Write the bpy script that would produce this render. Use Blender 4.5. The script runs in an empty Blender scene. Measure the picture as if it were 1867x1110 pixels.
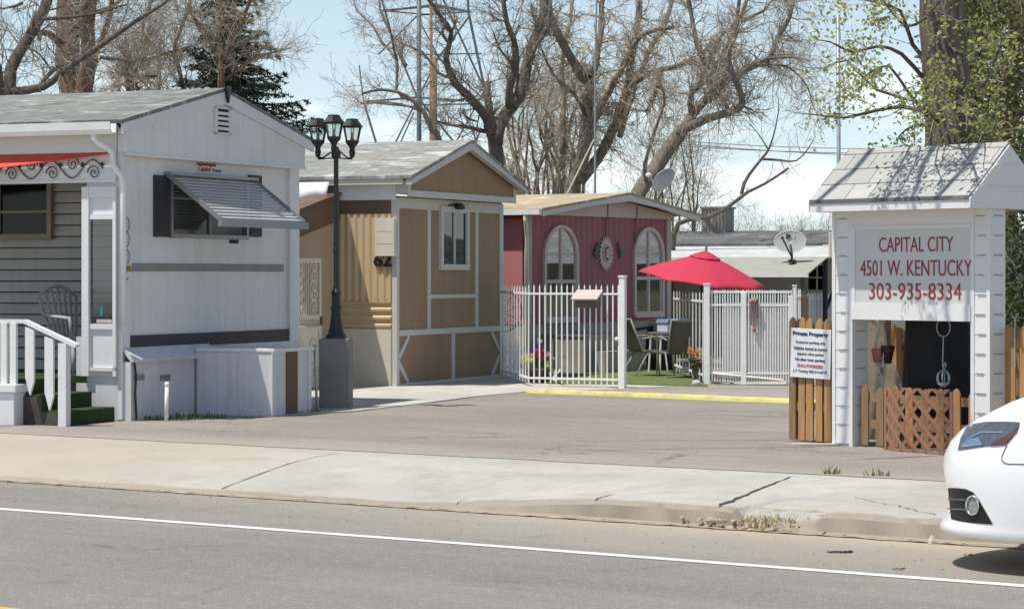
import bpy, math, random
from mathutils import Vector, Matrix, noise
from mathutils.bvhtree import BVHTree
random.seed(7)
R_ = random.Random(11)
PI = math.pi
FOC = 4500.0; CX = 933.5; HY = 500.0; H = 1.64        # camera: measured focal (px), centre, horizon, eye height
col = bpy.context.scene.collection

def W(px, py, d): return Vector(((px-CX)/FOC*d, d, H-(py-HY)/FOC*d))
def G(px, py, z=0.0):
    d = (H-z)*FOC/(py-HY)
    return Vector(((px-CX)/FOC*d, d, z))

class Fr:
    """a building's frame: x along its front, y to its back, z up"""
    def __init__(s, o, deg):
        s.o = Vector((o[0], o[1], o[2] if len(o) > 2 else 0)); s.a = math.radians(deg)
        s.u = Vector((math.cos(s.a), math.sin(s.a), 0)); s.e = Vector((-math.sin(s.a), math.cos(s.a), 0))
    def _hit(s, n, c, px, py):
        D = Vector(((px-CX)/FOC, 1, -(py-HY)/FOC)); C = Vector((0, 0, H))
        t = (c-(C-s.o).dot(n))/D.dot(n)
        return C+D*t-s.o
    def f(s, px, py, y=0.0):
        P = s._hit(s.e, y, px, py); return P.dot(s.u), P.z
    def s(s, px, py, x=0.0): return None
    def side(s, px, py, x=0.0):
        P = s._hit(s.u, x, px, py); return P.dot(s.e), P.z
    def w(s, x, y, z=0): return s.o+s.u*x+s.e*y+Vector((0, 0, z))
    def loc(s, P):
        q = Vector(P)-s.o; return Vector((q.dot(s.u), q.dot(s.e), q.z))
    def frect(s, x0, y0, x1, y1, y=0.0):
        xm, ym = (x0+x1)/2, (y0+y1)/2
        return s.f(x0, ym, y)[0], s.f(x1, ym, y)[0], s.f(xm, y1, y)[1], s.f(xm, y0, y)[1]
    def srect(s, x0, y0, x1, y1, x=0.0):
        xm, ym = (x0+x1)/2, (y0+y1)/2
        a, b = s.side(x0, ym, x)[0], s.side(x1, ym, x)[0]
        return min(a, b), max(a, b), s.side(xm, y1, x)[1], s.side(xm, y0, x)[1]

def tag(o, label=None, cat=None, group=None, kind=None):
    if label: o['label'] = label
    if cat: o['category'] = cat
    if group: o['group'] = group
    if kind: o['kind'] = kind
    return o
def thing(name, label, cat, loc=(0, 0, 0), rz=0.0, group=None):
    o = bpy.data.objects.new(name, None); col.objects.link(o); o.empty_display_size = .2
    o.location = loc; o.rotation_euler = (0, 0, rz)
    return tag(o, label, cat, group)
def kids(o): return [c for c in bpy.data.objects if c.parent == o]
def copy_tree(o, parent=None):
    c = o.copy(); col.objects.link(c)
    if parent: c.parent = parent
    for ch in kids(o): copy_tree(ch, c)
    return c

class MB:
    def __init__(s): s.v = []; s.f = []; s.m = []
    def add(s, vs, fs, mi=0):
        o = len(s.v); s.v += [tuple(v) for v in vs]
        s.f += [tuple(i+o for i in f) for f in fs]; s.m += [mi]*len(fs)
    def box(s, x0, x1, y0, y1, z0, z1, mi=0):
        if x0 > x1: x0, x1 = x1, x0
        if y0 > y1: y0, y1 = y1, y0
        if z0 > z1: z0, z1 = z1, z0
        s.add([(x0,y0,z0),(x1,y0,z0),(x1,y1,z0),(x0,y1,z0),(x0,y0,z1),(x1,y0,z1),(x1,y1,z1),(x0,y1,z1)],
              [(0,3,2,1),(4,5,6,7),(0,1,5,4),(1,2,6,5),(2,3,7,6),(3,0,4,7)], mi)
    def bar(s, p, q, w, h, mi=0, up=(0,0,1)):
        p = Vector(p); q = Vector(q); d = (q-p).normalized(); up = Vector(up)
        a = d.cross(up)
        if a.length < 1e-4: a = d.cross(Vector((0,1,0)))
        a.normalize(); b = a.cross(d).normalized(); a = a*(w/2); b = b*(h/2)
        s.add([p-a-b,p+a-b,p+a+b,p-a+b,q-a-b,q+a-b,q+a+b,q-a+b], [(0,1,2,3),(7,6,5,4),(0,4,5,1),(1,5,6,2),(2,6,7,3),(3,7,4,0)], mi)
    def prism(s, poly, a, b, axis='y', mi=0):
        """poly in the two other axes, extruded from a to b"""
        n = len(poly)
        def P(p, t): return {'y': (p[0], t, p[1]), 'x': (t, p[0], p[1]), 'z': (p[0], p[1], t)}[axis]
        s.add([P(p, a) for p in poly]+[P(p, b) for p in poly],
              [tuple(range(n)), tuple(range(2*n-1, n-1, -1))]+[(i, i+n, (i+1) % n+n, (i+1) % n) for i in range(n)], mi)
    def tube(s, pts, rad, n=6, mi=0, cap=True, closed=False):
        pts = [Vector(p) for p in pts]; k = len(pts)
        if not hasattr(rad, '__len__'): rad = [rad]*k
        t0 = (pts[1]-pts[0]).normalized()
        a = t0.cross(Vector((0.31, 0.17, 1))) if abs(t0.z) < .95 else t0.cross(Vector((1, .2, 0)))
        a.normalize(); vs = []
        for i in range(k):
            if closed: t = pts[(i+1) % k]-pts[i-1]
            else: t = pts[min(i+1, k-1)]-pts[max(i-1, 0)]
            if t.length < 1e-9: t = t0
            t = t.normalized(); a = a-t*a.dot(t)
            if a.length < 1e-6: a = t.orthogonal()
            a.normalize(); b = t.cross(a); r = rad[i]
            for j in range(n):
                w = 2*PI*j/n; vs.append(pts[i]+a*(math.cos(w)*r)+b*(math.sin(w)*r))
        fs = []
        for i in range(k if closed else k-1):
            i2 = (i+1) % k
            for j in range(n):
                j2 = (j+1) % n; fs.append((i*n+j, i*n+j2, i2*n+j2, i2*n+j))
        if cap and not closed: fs += [tuple(range(n-1, -1, -1)), tuple(range((k-1)*n, k*n))]
        s.add(vs, fs, mi)
    def lathe(s, prof, n=16, c=(0,0,0), mi=0, sq=None):
        vs = []; k = len(prof)
        for r, z in prof:
            for j in range(n):
                w = 2*PI*(j+.5)/n; vs.append((c[0]+r*math.cos(w), c[1]+r*math.sin(w), c[2]+z))
        fs = [(i*n+j, i*n+(j+1) % n, (i+1)*n+(j+1) % n, (i+1)*n+j) for i in range(k-1) for j in range(n)]
        fs += [tuple(range(n-1, -1, -1)), tuple(range((k-1)*n, k*n))]
        s.add(vs, fs, mi)
    def grid(s, fn, nu, nv, mi=0):
        s.add([fn(i/nu, j/nv) for i in range(nu+1) for j in range(nv+1)],
              [(i*(nv+1)+j, (i+1)*(nv+1)+j, (i+1)*(nv+1)+j+1, i*(nv+1)+j+1) for i in range(nu) for j in range(nv)], mi)
    def blob(s, c, r, n=6, mi=0, jit=.15, sq=(1,1,1)):
        c = Vector(c); vs = []; 
        for i in range(n+1):
            th = PI*i/n
            for j in range(2*n):
                ph = PI*j/n; q = 1+jit*(noise.noise(Vector((c.x*7+math.cos(ph)*math.sin(th)*1.3, c.y*5+math.sin(ph)*math.sin(th)*1.3, th))))*2
                vs.append(c+Vector((math.sin(th)*math.cos(ph)*r*sq[0]*q, math.sin(th)*math.sin(ph)*r*sq[1]*q, math.cos(th)*r*sq[2]*q)))
        m = 2*n
        s.add(vs, [(i*m+j, (i+1)*m+j, (i+1)*m+(j+1) % m, i*m+(j+1) % m) for i in range(n) for j in range(m)], mi)
    def build(s, name, mats, parent=None, smooth=False, bevel=0, loc=None, rz=None, solid=0):
        me = bpy.data.meshes.new(name); me.from_pydata(s.v, [], s.f)
        if not isinstance(mats, (list, tuple)): mats = [mats]
        for m in mats: me.materials.append(m)
        if len(mats) > 1: me.polygons.foreach_set('material_index', s.m)
        if smooth: me.polygons.foreach_set('use_smooth', [True]*len(me.polygons))
        me.update()
        o = bpy.data.objects.new(name, me); col.objects.link(o)
        if parent: o.parent = parent
        if loc is not None: o.location = loc
        if rz is not None: o.rotation_euler = (0, 0, rz)
        if solid:
            md = o.modifiers.new('solid', 'SOLIDIFY'); md.thickness = solid; md.offset = 0
        if bevel:
            md = o.modifiers.new('bevel', 'BEVEL'); md.width = bevel; md.segments = 2; md.limit_method = 'ANGLE'; md.angle_limit = .6
        return o

# ------------------------------------------------------------------ materials
def rgb(r, g, b):
    f = lambda c: ((c/255+.055)/1.055)**2.4 if c > 10 else c/255/12.92
    return (f(r), f(g), f(b))
def nmat(name):
    m = bpy.data.materials.new(name); m.use_nodes = True; nt = m.node_tree; nt.nodes.clear()
    out = nt.nodes.new('ShaderNodeOutputMaterial'); b = nt.nodes.new('ShaderNodeBsdfPrincipled')
    nt.links.new(b.outputs[0], out.inputs[0]); return m, nt, b
def noi(nt, vec, sc, det=5, ro=.6):
    n = nt.nodes.new('ShaderNodeTexNoise'); n.inputs['Scale'].default_value = sc; n.inputs['Detail'].default_value = det
    n.inputs['Roughness'].default_value = ro; nt.links.new(vec, n.inputs['Vector']); return n.outputs['Fac']
def ramp(nt, fac, lo, hi, a=0, b=1):
    n = nt.nodes.new('ShaderNodeMapRange'); n.clamp = True
    for i, v in zip((1, 2, 3, 4), (lo, hi, a, b)): n.inputs[i].default_value = v
    nt.links.new(fac, n.inputs[0]); return n.outputs[0]
def mixc(nt, fac, a, b, mode='MIX'):
    n = nt.nodes.new('ShaderNodeMix'); n.data_type = 'RGBA'; n.blend_type = mode
    for s, v in ((n.inputs[0], fac), (n.inputs[6], a), (n.inputs[7], b)):
        if isinstance(v, (int, float)): s.default_value = v
        elif isinstance(v, tuple): s.default_value = (*v[:3], 1)
        else: nt.links.new(v, s)
    return n.outputs[2]
def math_(nt, op, a, b=0.0):
    n = nt.nodes.new('ShaderNodeMath'); n.operation = op
    for i, v in enumerate((a, b)):
        if isinstance(v, (int, float)): n.inputs[i].default_value = v
        else: nt.links.new(v, n.inputs[i])
    return n.outputs[0]
def coords(nt, scale=(1,1,1)):
    t = nt.nodes.new('ShaderNodeTexCoord'); mp = nt.nodes.new('ShaderNodeMapping'); mp.inputs['Scale'].default_value = scale
    nt.links.new(t.outputs['Object'], mp.inputs['Vector']); return mp.outputs['Vector']
def bump(nt, b, h, st=.3, dist=.01):
    n = nt.nodes.new('ShaderNodeBump'); n.inputs['Strength'].default_value = st; n.inputs['Distance'].default_value = dist
    nt.links.new(h, n.inputs['Height']); nt.links.new(n.outputs[0], b.inputs['Normal'])
def mul(c, k): return tuple(min(1, x*k) for x in c)
def M(name, c, var=.12, sc=2.5, rough=.7, bp=.15, bs=80, metal=0, c2=None, stretch=(1,1,1), spec=.4, dirt=0, dcol=(.18,.15,.11), dsc=1.3, dist=.005):
    m, nt, b = nmat(name); v = coords(nt, stretch)
    n1 = noi(nt, v, sc); f = ramp(nt, n1, .32, .68)
    cc = mixc(nt, f, mul(c, 1-var), c2 if c2 else mul(c, 1+var))
    n3 = noi(nt, v, bs, 3)
    cc = mixc(nt, ramp(nt, n3, .35, .7, 0, var*.8), cc, mul(c, .55))
    if dirt:
        n2 = noi(nt, v, dsc, 8, .7); cc = mixc(nt, ramp(nt, n2, .5, .75, 0, dirt), cc, dcol)
    nt.links.new(cc, b.inputs['Base Color'])
    nt.links.new(ramp(nt, n1, .3, .7, max(0, rough-.08), min(1, rough+.08)), b.inputs['Roughness'])
    b.inputs['Metallic'].default_value = metal; b.inputs['Specular IOR Level'].default_value = spec
    if bp: bump(nt, b, n3, bp, dist)
    return m

def streaked(name, c, dirt=.35, dcol=(.25,.22,.17), rough=.5, var=.05, sc=1.2):
    """painted sheet with long vertical grime runs"""
    m, nt, b = nmat(name); v = coords(nt); vs = coords(nt, (9, 9, .7))
    cc = mixc(nt, ramp(nt, noi(nt, v, sc), .3, .7), mul(c, 1-var), mul(c, 1+var))
    s1 = ramp(nt, noi(nt, vs, 1.2, 6, .65), .5, .78, 0, dirt)
    s2 = ramp(nt, noi(nt, v, 3, 8, .75), .52, .8, 0, dirt)
    cc = mixc(nt, s1, cc, dcol); cc = mixc(nt, s2, cc, mul(dcol, 1.1))
    nt.links.new(cc, b.inputs['Base Color']); b.inputs['Roughness'].default_value = rough
    b.inputs['Specular IOR Level'].default_value = .35
    bump(nt, b, noi(nt, v, 14, 3), .12, .01)
    return m

def shingles(name, c1, c2, mortar, bw=.32, rh=.16, swap=True, weather=(.3,.32,.3), wf=.4, flake=1.0):
    m, nt, b = nmat(name); v = coords(nt)
    sx = nt.nodes.new('ShaderNodeSeparateXYZ'); nt.links.new(v, sx.inputs[0])
    cb = nt.nodes.new('ShaderNodeCombineXYZ')
    nt.links.new(sx.outputs[1 if swap else 0], cb.inputs[0]); nt.links.new(sx.outputs[0 if swap else 1], cb.inputs[1])
    br = nt.nodes.new('ShaderNodeTexBrick'); nt.links.new(cb.outputs[0], br.inputs['Vector'])
    for k, vv in (('Scale', 1), ('Mortar Size', .006), ('Mortar Smooth', .3), ('Brick Width', bw), ('Row Height', rh), ('Bias', 0.0)): br.inputs[k].default_value = vv
    br.inputs['Color1'].default_value = (*c1, 1); br.inputs['Color2'].default_value = (*c2, 1); br.inputs['Mortar'].default_value = (*mortar, 1)
    cc = mixc(nt, ramp(nt, noi(nt, v, .9, 6), .42, .7, 0, wf), br.outputs[0], weather)
    cc = mixc(nt, ramp(nt, noi(nt, v, 120, 2), .3, .7, 0, .35), cc, mul(c1, .5))
    fl = coords(nt, (3.0, 1.0, 1) if swap else (1.0, 3.0, 1))
    cc = mixc(nt, ramp(nt, noi(nt, fl, 1.6, 3), .56, .66, 0, .65*flake), cc, mul(c2, 1.75))
    cc = mixc(nt, ramp(nt, noi(nt, fl, 2.3, 3, .7), .46, .36, 0, .6*flake), cc, mul(c1, .55))
    nt.links.new(cc, b.inputs['Base Color']); b.inputs['Roughness'].default_value = .9; b.inputs['Specular IOR Level'].default_value = .2
    hh = math_(nt, 'ADD', math_(nt, 'MULTIPLY', br.outputs['Fac'], -1.0), math_(nt, 'MULTIPLY', noi(nt, v, 150, 2), .4))
    bump(nt, b, hh, .6, .012)
    return m

def glass_mat(name, tint=(.75,.8,.8), rough=.03, base=.06):
    m = bpy.data.materials.new(name); m.use_nodes = True; nt = m.node_tree; nt.nodes.clear()
    out = nt.nodes.new('ShaderNodeOutputMaterial'); tr = nt.nodes.new('ShaderNodeBsdfTransparent'); gl = nt.nodes.new('ShaderNodeBsdfGlossy')
    tr.inputs[0].default_value = (*tint, 1); gl.inputs['Roughness'].default_value = rough
    fr = nt.nodes.new('ShaderNodeFresnel'); fr.inputs[0].default_value = 1.5
    fc = math_(nt, 'ADD', fr.outputs[0], base); mx = nt.nodes.new('ShaderNodeMixShader')
    nt.links.new(fc, mx.inputs[0]); nt.links.new(tr.outputs[0], mx.inputs[1]); nt.links.new(gl.outputs[0], mx.inputs[2])
    nt.links.new(mx.outputs[0], out.inputs[0])
    v = coords(nt); bn = nt.nodes.new('ShaderNodeBump'); bn.inputs['Strength'].default_value = .05; bn.inputs['Distance'].default_value = .02
    nt.links.new(noi(nt, v, 2.2, 1), bn.inputs['Height']); nt.links.new(bn.outputs[0], gl.inputs['Normal'])
    return m

def leafmat(name, c, c2, tr=.35):
    m, nt, b = nmat(name)
    g = nt.nodes.new('ShaderNodeNewGeometry'); cc = mixc(nt, g.outputs['Random Per Island'], c, c2)
    nt.links.new(cc, b.inputs['Base Color']); b.inputs['Roughness'].default_value = .6; b.inputs['Specular IOR Level'].default_value = .25
    t = nt.nodes.new('ShaderNodeBsdfTranslucent'); nt.links.new(cc, t.inputs[0]); mx = nt.nodes.new('ShaderNodeMixShader'); mx.inputs[0].default_value = tr
    out = [n for n in nt.nodes if n.type == 'OUTPUT_MATERIAL'][0]
    nt.links.new(b.outputs[0], mx.inputs[1]); nt.links.new(t.outputs[0], mx.inputs[2]); nt.links.new(mx.outputs[0], out.inputs[0])
    return m

WHITE = streaked('painted_white_siding', (.75,.75,.735), .26, (.38,.345,.29), sc=.7, var=.07)
WHITE2 = M('white_trim_paint', (.72,.73,.72), .06, 3, .5, .1, 60, dirt=.25, dcol=(.35,.32,.27), dsc=3)
SKIRT = streaked('white_skirting', (.63,.64,.66), .3, (.25,.23,.2))
METALW = M('white_metal_paint', (.83,.83,.81), .05, 4, .35, .05, 90, dirt=.2, dsc=5)
PORCHS = streaked('porch_siding', (.37,.36,.325), .35, (.2,.18,.15))
DARK = M('dark_gap', (.035,.036,.04), .3, 4, .8)
BLACKM = M('black_metal', (.018,.02,.022), .3, 6, .38, .1, 50, spec=.5)
SHUT = M('dark_shutter', (.045,.045,.05), .15, 6, .6)
GREYB = M('grey_band_paint', (.27,.27,.25), .1, 5, .6, dirt=.3)
GREYM = M('dull_aluminium', (.30,.31,.32), .15, 6, .42, .1, 50, metal=.5, dirt=.35, dsc=6)
SCREEN = M('brown_insect_screen', (.20,.185,.165), .15, 8, .9)
REDC = M('red_canvas', (.62,.075,.055), .08, 3, .75, .2, 200)
REDU = M('crimson_umbrella_canvas', (.50,.03,.065), .06, 3, .7, .2, 200)
GREENC = M('green_carpet', (.022,.055,.012), .3, 12, .95, .5, 300)
CONC = M('weathered_concrete', (.25,.235,.21), .14, 3, .85, .3, 90, dirt=.35, dcol=(.16,.15,.13), dsc=3)
TAN = M('tan_painted_panel', (.32,.215,.125), .10, 1.2, .75, .3, 40, stretch=(4, 4, .5), dirt=.28, dcol=(.16,.13,.10), dsc=2.2)
TANL = streaked('tan_corrugated_sheet', (.56,.42,.25), .2, (.36,.25,.14))
TANF = streaked('flat_tan_sheet', (.40,.31,.21), .2, (.25,.2,.14))
BROWN = M('brown_board', (.15,.095,.06), .12, 4, .8, .2)
CREAM = M('cream_panel', (.64,.60,.49), .06, 3, .6, .1, dirt=.15, dcol=(.4,.36,.28))
TRIMG = M('off_white_batten', (.56,.56,.52), .06, 5, .6, .1, dirt=.25, dcol=(.33,.31,.28), dsc=5)
PINK = streaked('faded_pink_siding', (.30,.10,.118), .15, (.2,.11,.10))
PINKL = streaked('pale_pink_panel', (.46,.19,.20), .12, (.34,.14,.15))
PINKW = M('pinkish_white_paint', (.55,.455,.42), .06, 3, .6, .1, dirt=.25, dcol=(.4,.33,.3))
SH_GREY = shingles('grey_green_shingles', (.19,.20,.185), (.29,.30,.275), (.10,.10,.09))
SH_GREY2 = shingles('weathered_grey_shingles', (.26,.27,.255), (.37,.38,.355), (.15,.15,.14), weather=(.38,.33,.26), wf=.5)
SH_TAN = shingles('sandy_shingles', (.42,.34,.22), (.52,.43,.29), (.28,.22,.14), weather=(.52,.45,.33), wf=.3)
SH_DARK = shingles('dark_grey_shingles', (.11,.115,.115), (.16,.165,.16), (.06,.06,.06))
SH_SIGN = shingles('pale_grey_shingles', (.40,.40,.385), (.50,.495,.475), (.10,.10,.10), bw=.29, rh=.165, swap=False, weather=(.5,.49,.46), wf=.2, flake=.2)
CEDAR = M('cedar_picket', (.42,.225,.085), .22, 3, .7, .35, 40, c2=(.52,.30,.13), stretch=(6,6,.6), dirt=.35, dcol=(.17,.11,.06), dsc=1.5)
CEDAR2 = M('aged_cedar', (.26,.165,.085), .25, 3, .8, .35, 40, stretch=(6,6,.6), dirt=.4, dcol=(.13,.10,.07))
LATT = M('brown_lattice', (.33,.165,.095), .12, 5, .6, .2, dirt=.3, dcol=(.2,.12,.08), dsc=4)
GLASS = glass_mat('window_glass')
DGLASS = glass_mat('dusty_dark_glass', (.35,.37,.36), .08, -.02)
LGLASS = glass_mat('clear_lantern_glass', (.9,.93,.92), .05, .05)
CURT = M('pale_curtain', (.55,.53,.48), .2, 6, .9, .3, 30, stretch=(12,12,1))
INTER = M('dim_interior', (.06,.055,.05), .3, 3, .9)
BARKG = M('grey_brown_bark', (.31,.265,.21), .4, 5, .95, .9, 26, c2=(.44,.39,.32), stretch=(5,5,.8), dist=.05)
SHADEB = M('blackish_bark', (.055,.045,.038), .4, 5, .95, .9, 26, stretch=(5,5,.8), dist=.05)
BARKD = M('dark_bark', (.16,.135,.11), .4, 5, .95, .9, 26, c2=(.29,.25,.205), stretch=(5,5,.8), dist=.05)
BARKB = M('reddish_brown_bark', (.27,.18,.115), .3, 4, .95, .9, 22, c2=(.27,.18,.12), stretch=(4,4,.5), dist=.05)
TWIG = M('pale_twigs', (.37,.32,.25), .25, 2, .9, 0)
TWIGD = M('dark_twigs', (.25,.215,.17), .25, 2, .9, 0)
TWIGY = M('yellowish_willow_twigs', (.43,.37,.26), .25, 2, .9, 0)
STEEL = M('galvanised_steel', (.36,.39,.41), .12, 6, .45, .1, 60, metal=.4)
TOWER = M('weathered_tower_steel', (.13,.15,.155), .12, 1, .6, .1, metal=.2)
WOODP = M('weathered_pole_wood', (.24,.16,.10), .2, 3, .9, .5, 30, stretch=(5,5,.6))
DISHW = M('white_dish_paint', (.72,.72,.70), .04, 4, .4, 0)
DISHG = M('grey_dish_back', (.42,.45,.47), .06, 4, .45, 0)
SLING = M('olive_brown_sling_fabric', (.13,.115,.092), .15, 30, .8, .4, 250)
BRONZE = M('taupe_tube_metal', (.33,.30,.26), .1, 6, .4, .05)
OCEAN = M('deep_blue_tint', (.08,.13,.2), .1)
CLAY = M('dark_clay', (.055,.05,.05), .25, 6, .6)
ROCKW = M('pale_rock', (.55,.52,.46), .2, 8, .9, .5, 30)
ROPE = M('white_macrame_cord', (.70,.66,.58), .1, 20, .9, .4, 200)
# ------------------------------------------------------------------ camera, sun, sky
sc = bpy.context.scene
cam = bpy.data.cameras.new('camera'); co = bpy.data.objects.new('camera', cam); col.objects.link(co); sc.camera = co
cam.sensor_width = 36; cam.lens = 36*FOC/1867; cam.shift_y = -(555-HY)/1867; cam.clip_start = .5; cam.clip_end = 4000
co.location = (0, 0, H); co.rotation_euler = (PI/2, 0, 0)
SD = Vector((-.92, -.39, 2.3)).normalized()
sun = bpy.data.lights.new('sun', 'SUN'); sun.energy = 4.6; sun.angle = math.radians(.55); sun.color = (1, .95, .87)
so = bpy.data.objects.new('sun', sun); col.objects.link(so); so.rotation_euler = (-SD).to_track_quat('-Z', 'Y').to_euler(); so.location = (-20, -10, 40)
wd = bpy.data.worlds.new('World'); sc.world = wd; wd.use_nodes = True; nt = wd.node_tree; nt.nodes.clear()
sky = nt.nodes.new('ShaderNodeTexSky'); sky.sky_type = 'NISHITA'; sky.sun_disc = False
sky.sun_elevation = math.asin(SD.z); sky.sun_rotation = math.atan2(SD.x, SD.y); sky.air_density = 1.0; sky.dust_density = 2.2; sky.altitude = 1600; sky.ozone_density = 1.0
tc = nt.nodes.new('ShaderNodeTexCoord'); sp = nt.nodes.new('ShaderNodeSeparateXYZ'); nt.links.new(tc.outputs['Generated'], sp.inputs[0])
mp = nt.nodes.new('ShaderNodeMapping'); mp.inputs['Scale'].default_value = (1, 1, 2.6); mp.inputs['Location'].default_value = (.13, .0, .02)
nt.links.new(tc.outputs['Generated'], mp.inputs[0])
n1 = noi(nt, mp.outputs[0], 11, 9, .55); n2 = noi(nt, mp.outputs[0], 3.5, 3, .5)
low = ramp(nt, sp.outputs[2], .012, .115, 1, 0)            # cumulus sit low over the horizon
cov = math_(nt, 'ADD', math_(nt, 'MULTIPLY', low, .17), math_(nt, 'ADD', math_(nt, 'MULTIPLY', n1, .75), math_(nt, 'MULTIPLY', n2, .25)))
cl = ramp(nt, cov, .58, .72)
veil = ramp(nt, sp.outputs[2], .0, .24, .62, .06)
c1 = mixc(nt, veil, sky.outputs[0], (7.4, 9.0, 9.6))
c2 = mixc(nt, math_(nt, 'MULTIPLY', cl, .8), c1, (10.6, 10.6, 10.6))
bg = nt.nodes.new('ShaderNodeBackground'); bg.inputs[1].default_value = .115
nt.links.new(c2, bg.inputs[0]); wo = nt.nodes.new('ShaderNodeOutputWorld'); nt.links.new(bg.outputs[0], wo.inputs[0])
sc.view_settings.view_transform = 'Standard'; sc.view_settings.look = 'None'; sc.view_settings.exposure = .12; sc.view_settings.gamma = 1
sc.cycles.max_bounces = 6; sc.cycles.transparent_max_bounces = 24; sc.cycles.use_denoising = True
sc.cycles.sample_clamp_indirect = 6

# ------------------------------------------------------------------ road frame: x along the road (right end nearer), y away from it
RD = Fr((0, 0, 0), math.degrees(math.atan2(-.562, .827)))
def rd(P): q = RD.loc(P); return q.x, q.y
def struct(name, mb, mats, rz=None, smooth=False, **k):
    o = mb.build(name, mats, smooth=smooth, rz=rz, **k); o['kind'] = 'structure'; return o

def asphalt(name, c, dust=None, cracks=.5, wear=None):
    m, nt, b = nmat(name); v = coords(nt); vs = coords(nt, (.12, 1, 1))
    big = noi(nt, v, .35, 5); cc = mixc(nt, ramp(nt, big, .3, .7), mul(c, .86), mul(c, 1.14))
    st = noi(nt, vs, 1.1, 5, .6); cc = mixc(nt, ramp(nt, st, .45, .68, 0, .5), cc, mul(c, .70))
    gr = noi(nt, v, 75, 2, .7); cc = mixc(nt, ramp(nt, gr, .42, .30, 0, .55), cc, mul(c, .45)); cc = mixc(nt, ramp(nt, gr, .59, .69, 0, .8), cc, mul(c, 2.3))
    g2 = noi(nt, v, 24, 3, .7); cc = mixc(nt, ramp(nt, g2, .57, .68, 0, .5), cc, mul(c, 1.6)); cc = mixc(nt, ramp(nt, g2, .42, .33, 0, .3), cc, mul(c, .65))
    oil = noi(nt, v, 1.3, 4, .6); cc = mixc(nt, ramp(nt, oil, .62, .72, 0, .35), cc, mul(c, .5)); cc = mixc(nt, ramp(nt, noi(nt, vs, 2.6, 3, .5), .56, .64, 0, .18), cc, mul(c, 1.5))
    if cracks:
        vo = nt.nodes.new('ShaderNodeTexVoronoi'); vo.feature = 'DISTANCE_TO_EDGE'; vo.inputs['Scale'].default_value = .33
        wv = nt.nodes.new('ShaderNodeVectorMath'); wv.operation = 'ADD'; nz = nt.nodes.new('ShaderNodeTexNoise'); nz.inputs['Scale'].default_value = 1.6; nz.inputs['Detail'].default_value = 6
        nt.links.new(v, nz.inputs['Vector']); nt.links.new(v, wv.inputs[0]); nt.links.new(nz.outputs['Color'], wv.inputs[1]); nt.links.new(wv.outputs[0], vo.inputs['Vector'])
        msk = ramp(nt, noi(nt, v, .5, 3), .5, .6)
        cc = mixc(nt, math_(nt, 'MULTIPLY', math_(nt, 'MULTIPLY', ramp(nt, vo.outputs['Distance'], .0, .012, 1, 0), msk), cracks), cc, (.03, .028, .025))
    if dust:                                            # sand gathered towards the gutter: (y0, y1, colour, amount)
        s = nt.nodes.new('ShaderNodeSeparateXYZ'); nt.links.new(v, s.inputs[0])
        for y0, y1, dc, am in dust:
            a = math_(nt, 'ADD', s.outputs[1], math_(nt, 'MULTIPLY', math_(nt, 'SUBTRACT', noi(nt, v, .8, 6, .7), .5), 1.1))
            am_ = ramp(nt, a, y0, y1, 0, am)
            if y1 > y0: am_ = math_(nt, 'MULTIPLY', am_, ramp(nt, math_(nt, 'ADD', s.outputs[0], math_(nt, 'MULTIPLY', noi(nt, v, .5, 4), 3)), -12.0, -7.2, .12, 1))
            cc = mixc(nt, am_, cc, dc)
    nt.links.new(cc, b.inputs['Base Color']); b.inputs['Roughness'].default_value = .88; b.inputs['Specular IOR Level'].default_value = .25
    bump(nt, b, gr, .5, .006); return m
SAND = (.40, .345, .265)
ASPH = asphalt('worn_road_asphalt', (.222, .210, .184), [(13.0, 15.4, SAND, .75), (14.6, 15.2, (.43, .37, .28), .7)], .3)
LOT = asphalt('faded_lot_asphalt', (.258, .228, .198), [(18.95, 18.15, (.36, .32, .265), .7)], .7)
LOT2 = asphalt('pad_asphalt', (.29, .26, .232), None, .5)
def concrete(name, c, dy=None):
    m, nt, b = nmat(name); v = coords(nt)
    cc = mixc(nt, ramp(nt, noi(nt, v, .6, 6), .3, .7), mul(c, .86), mul(c, 1.10))
    cc = mixc(nt, ramp(nt, noi(nt, v, 1.7, 8, .75), .48, .72, 0, .55), cc, (.27, .235, .185)); cc = mixc(nt, ramp(nt, noi(nt, coords(nt, (3, .5, 1)), 2, 6, .7), .52, .7, 0, .3), cc, (.24, .21, .17))
    cc = mixc(nt, ramp(nt, noi(nt, v, 30, 4, .7), .56, .72, 0, .35), cc, (.22, .19, .15))
    vo = nt.nodes.new('ShaderNodeTexVoronoi'); vo.inputs['Scale'].default_value = 7; nt.links.new(v, vo.inputs['Vector'])
    cc = mixc(nt, ramp(nt, vo.outputs['Distance'], .03, .09, .55, 0), cc, (.16, .14, .115))
    if dy:
        s = nt.nodes.new('ShaderNodeSeparateXYZ'); nt.links.new(v, s.inputs[0])
        a = math_(nt, 'ADD', s.outputs[1], math_(nt, 'MULTIPLY', math_(nt, 'SUBTRACT', noi(nt, v, 2.2, 7, .7), .5), .16))
        cc = mixc(nt, ramp(nt, a, dy[0], dy[1], .75, 0), cc, (.27, .225, .165))
        x = math_(nt, 'ADD', s.outputs[0], math_(nt, 'MULTIPLY', noi(nt, v, .7, 4), 3))
        cc = mixc(nt, ramp(nt, x, -14.5, -11, .6, 0), cc, (.42, .35, .26))
    nt.links.new(cc, b.inputs['Base Color']); b.inputs['Roughness'].default_value = .9; b.inputs['Specular IOR Level'].default_value = .2
    bump(nt, b, noi(nt, v, 60, 4, .7), .4, .006); return m
SIDEW = concrete('sidewalk_concrete', (.45, .43, .385), (15.325, 15.38))
PAD = concrete('pad_concrete', (.50, .475, .42))

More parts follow.
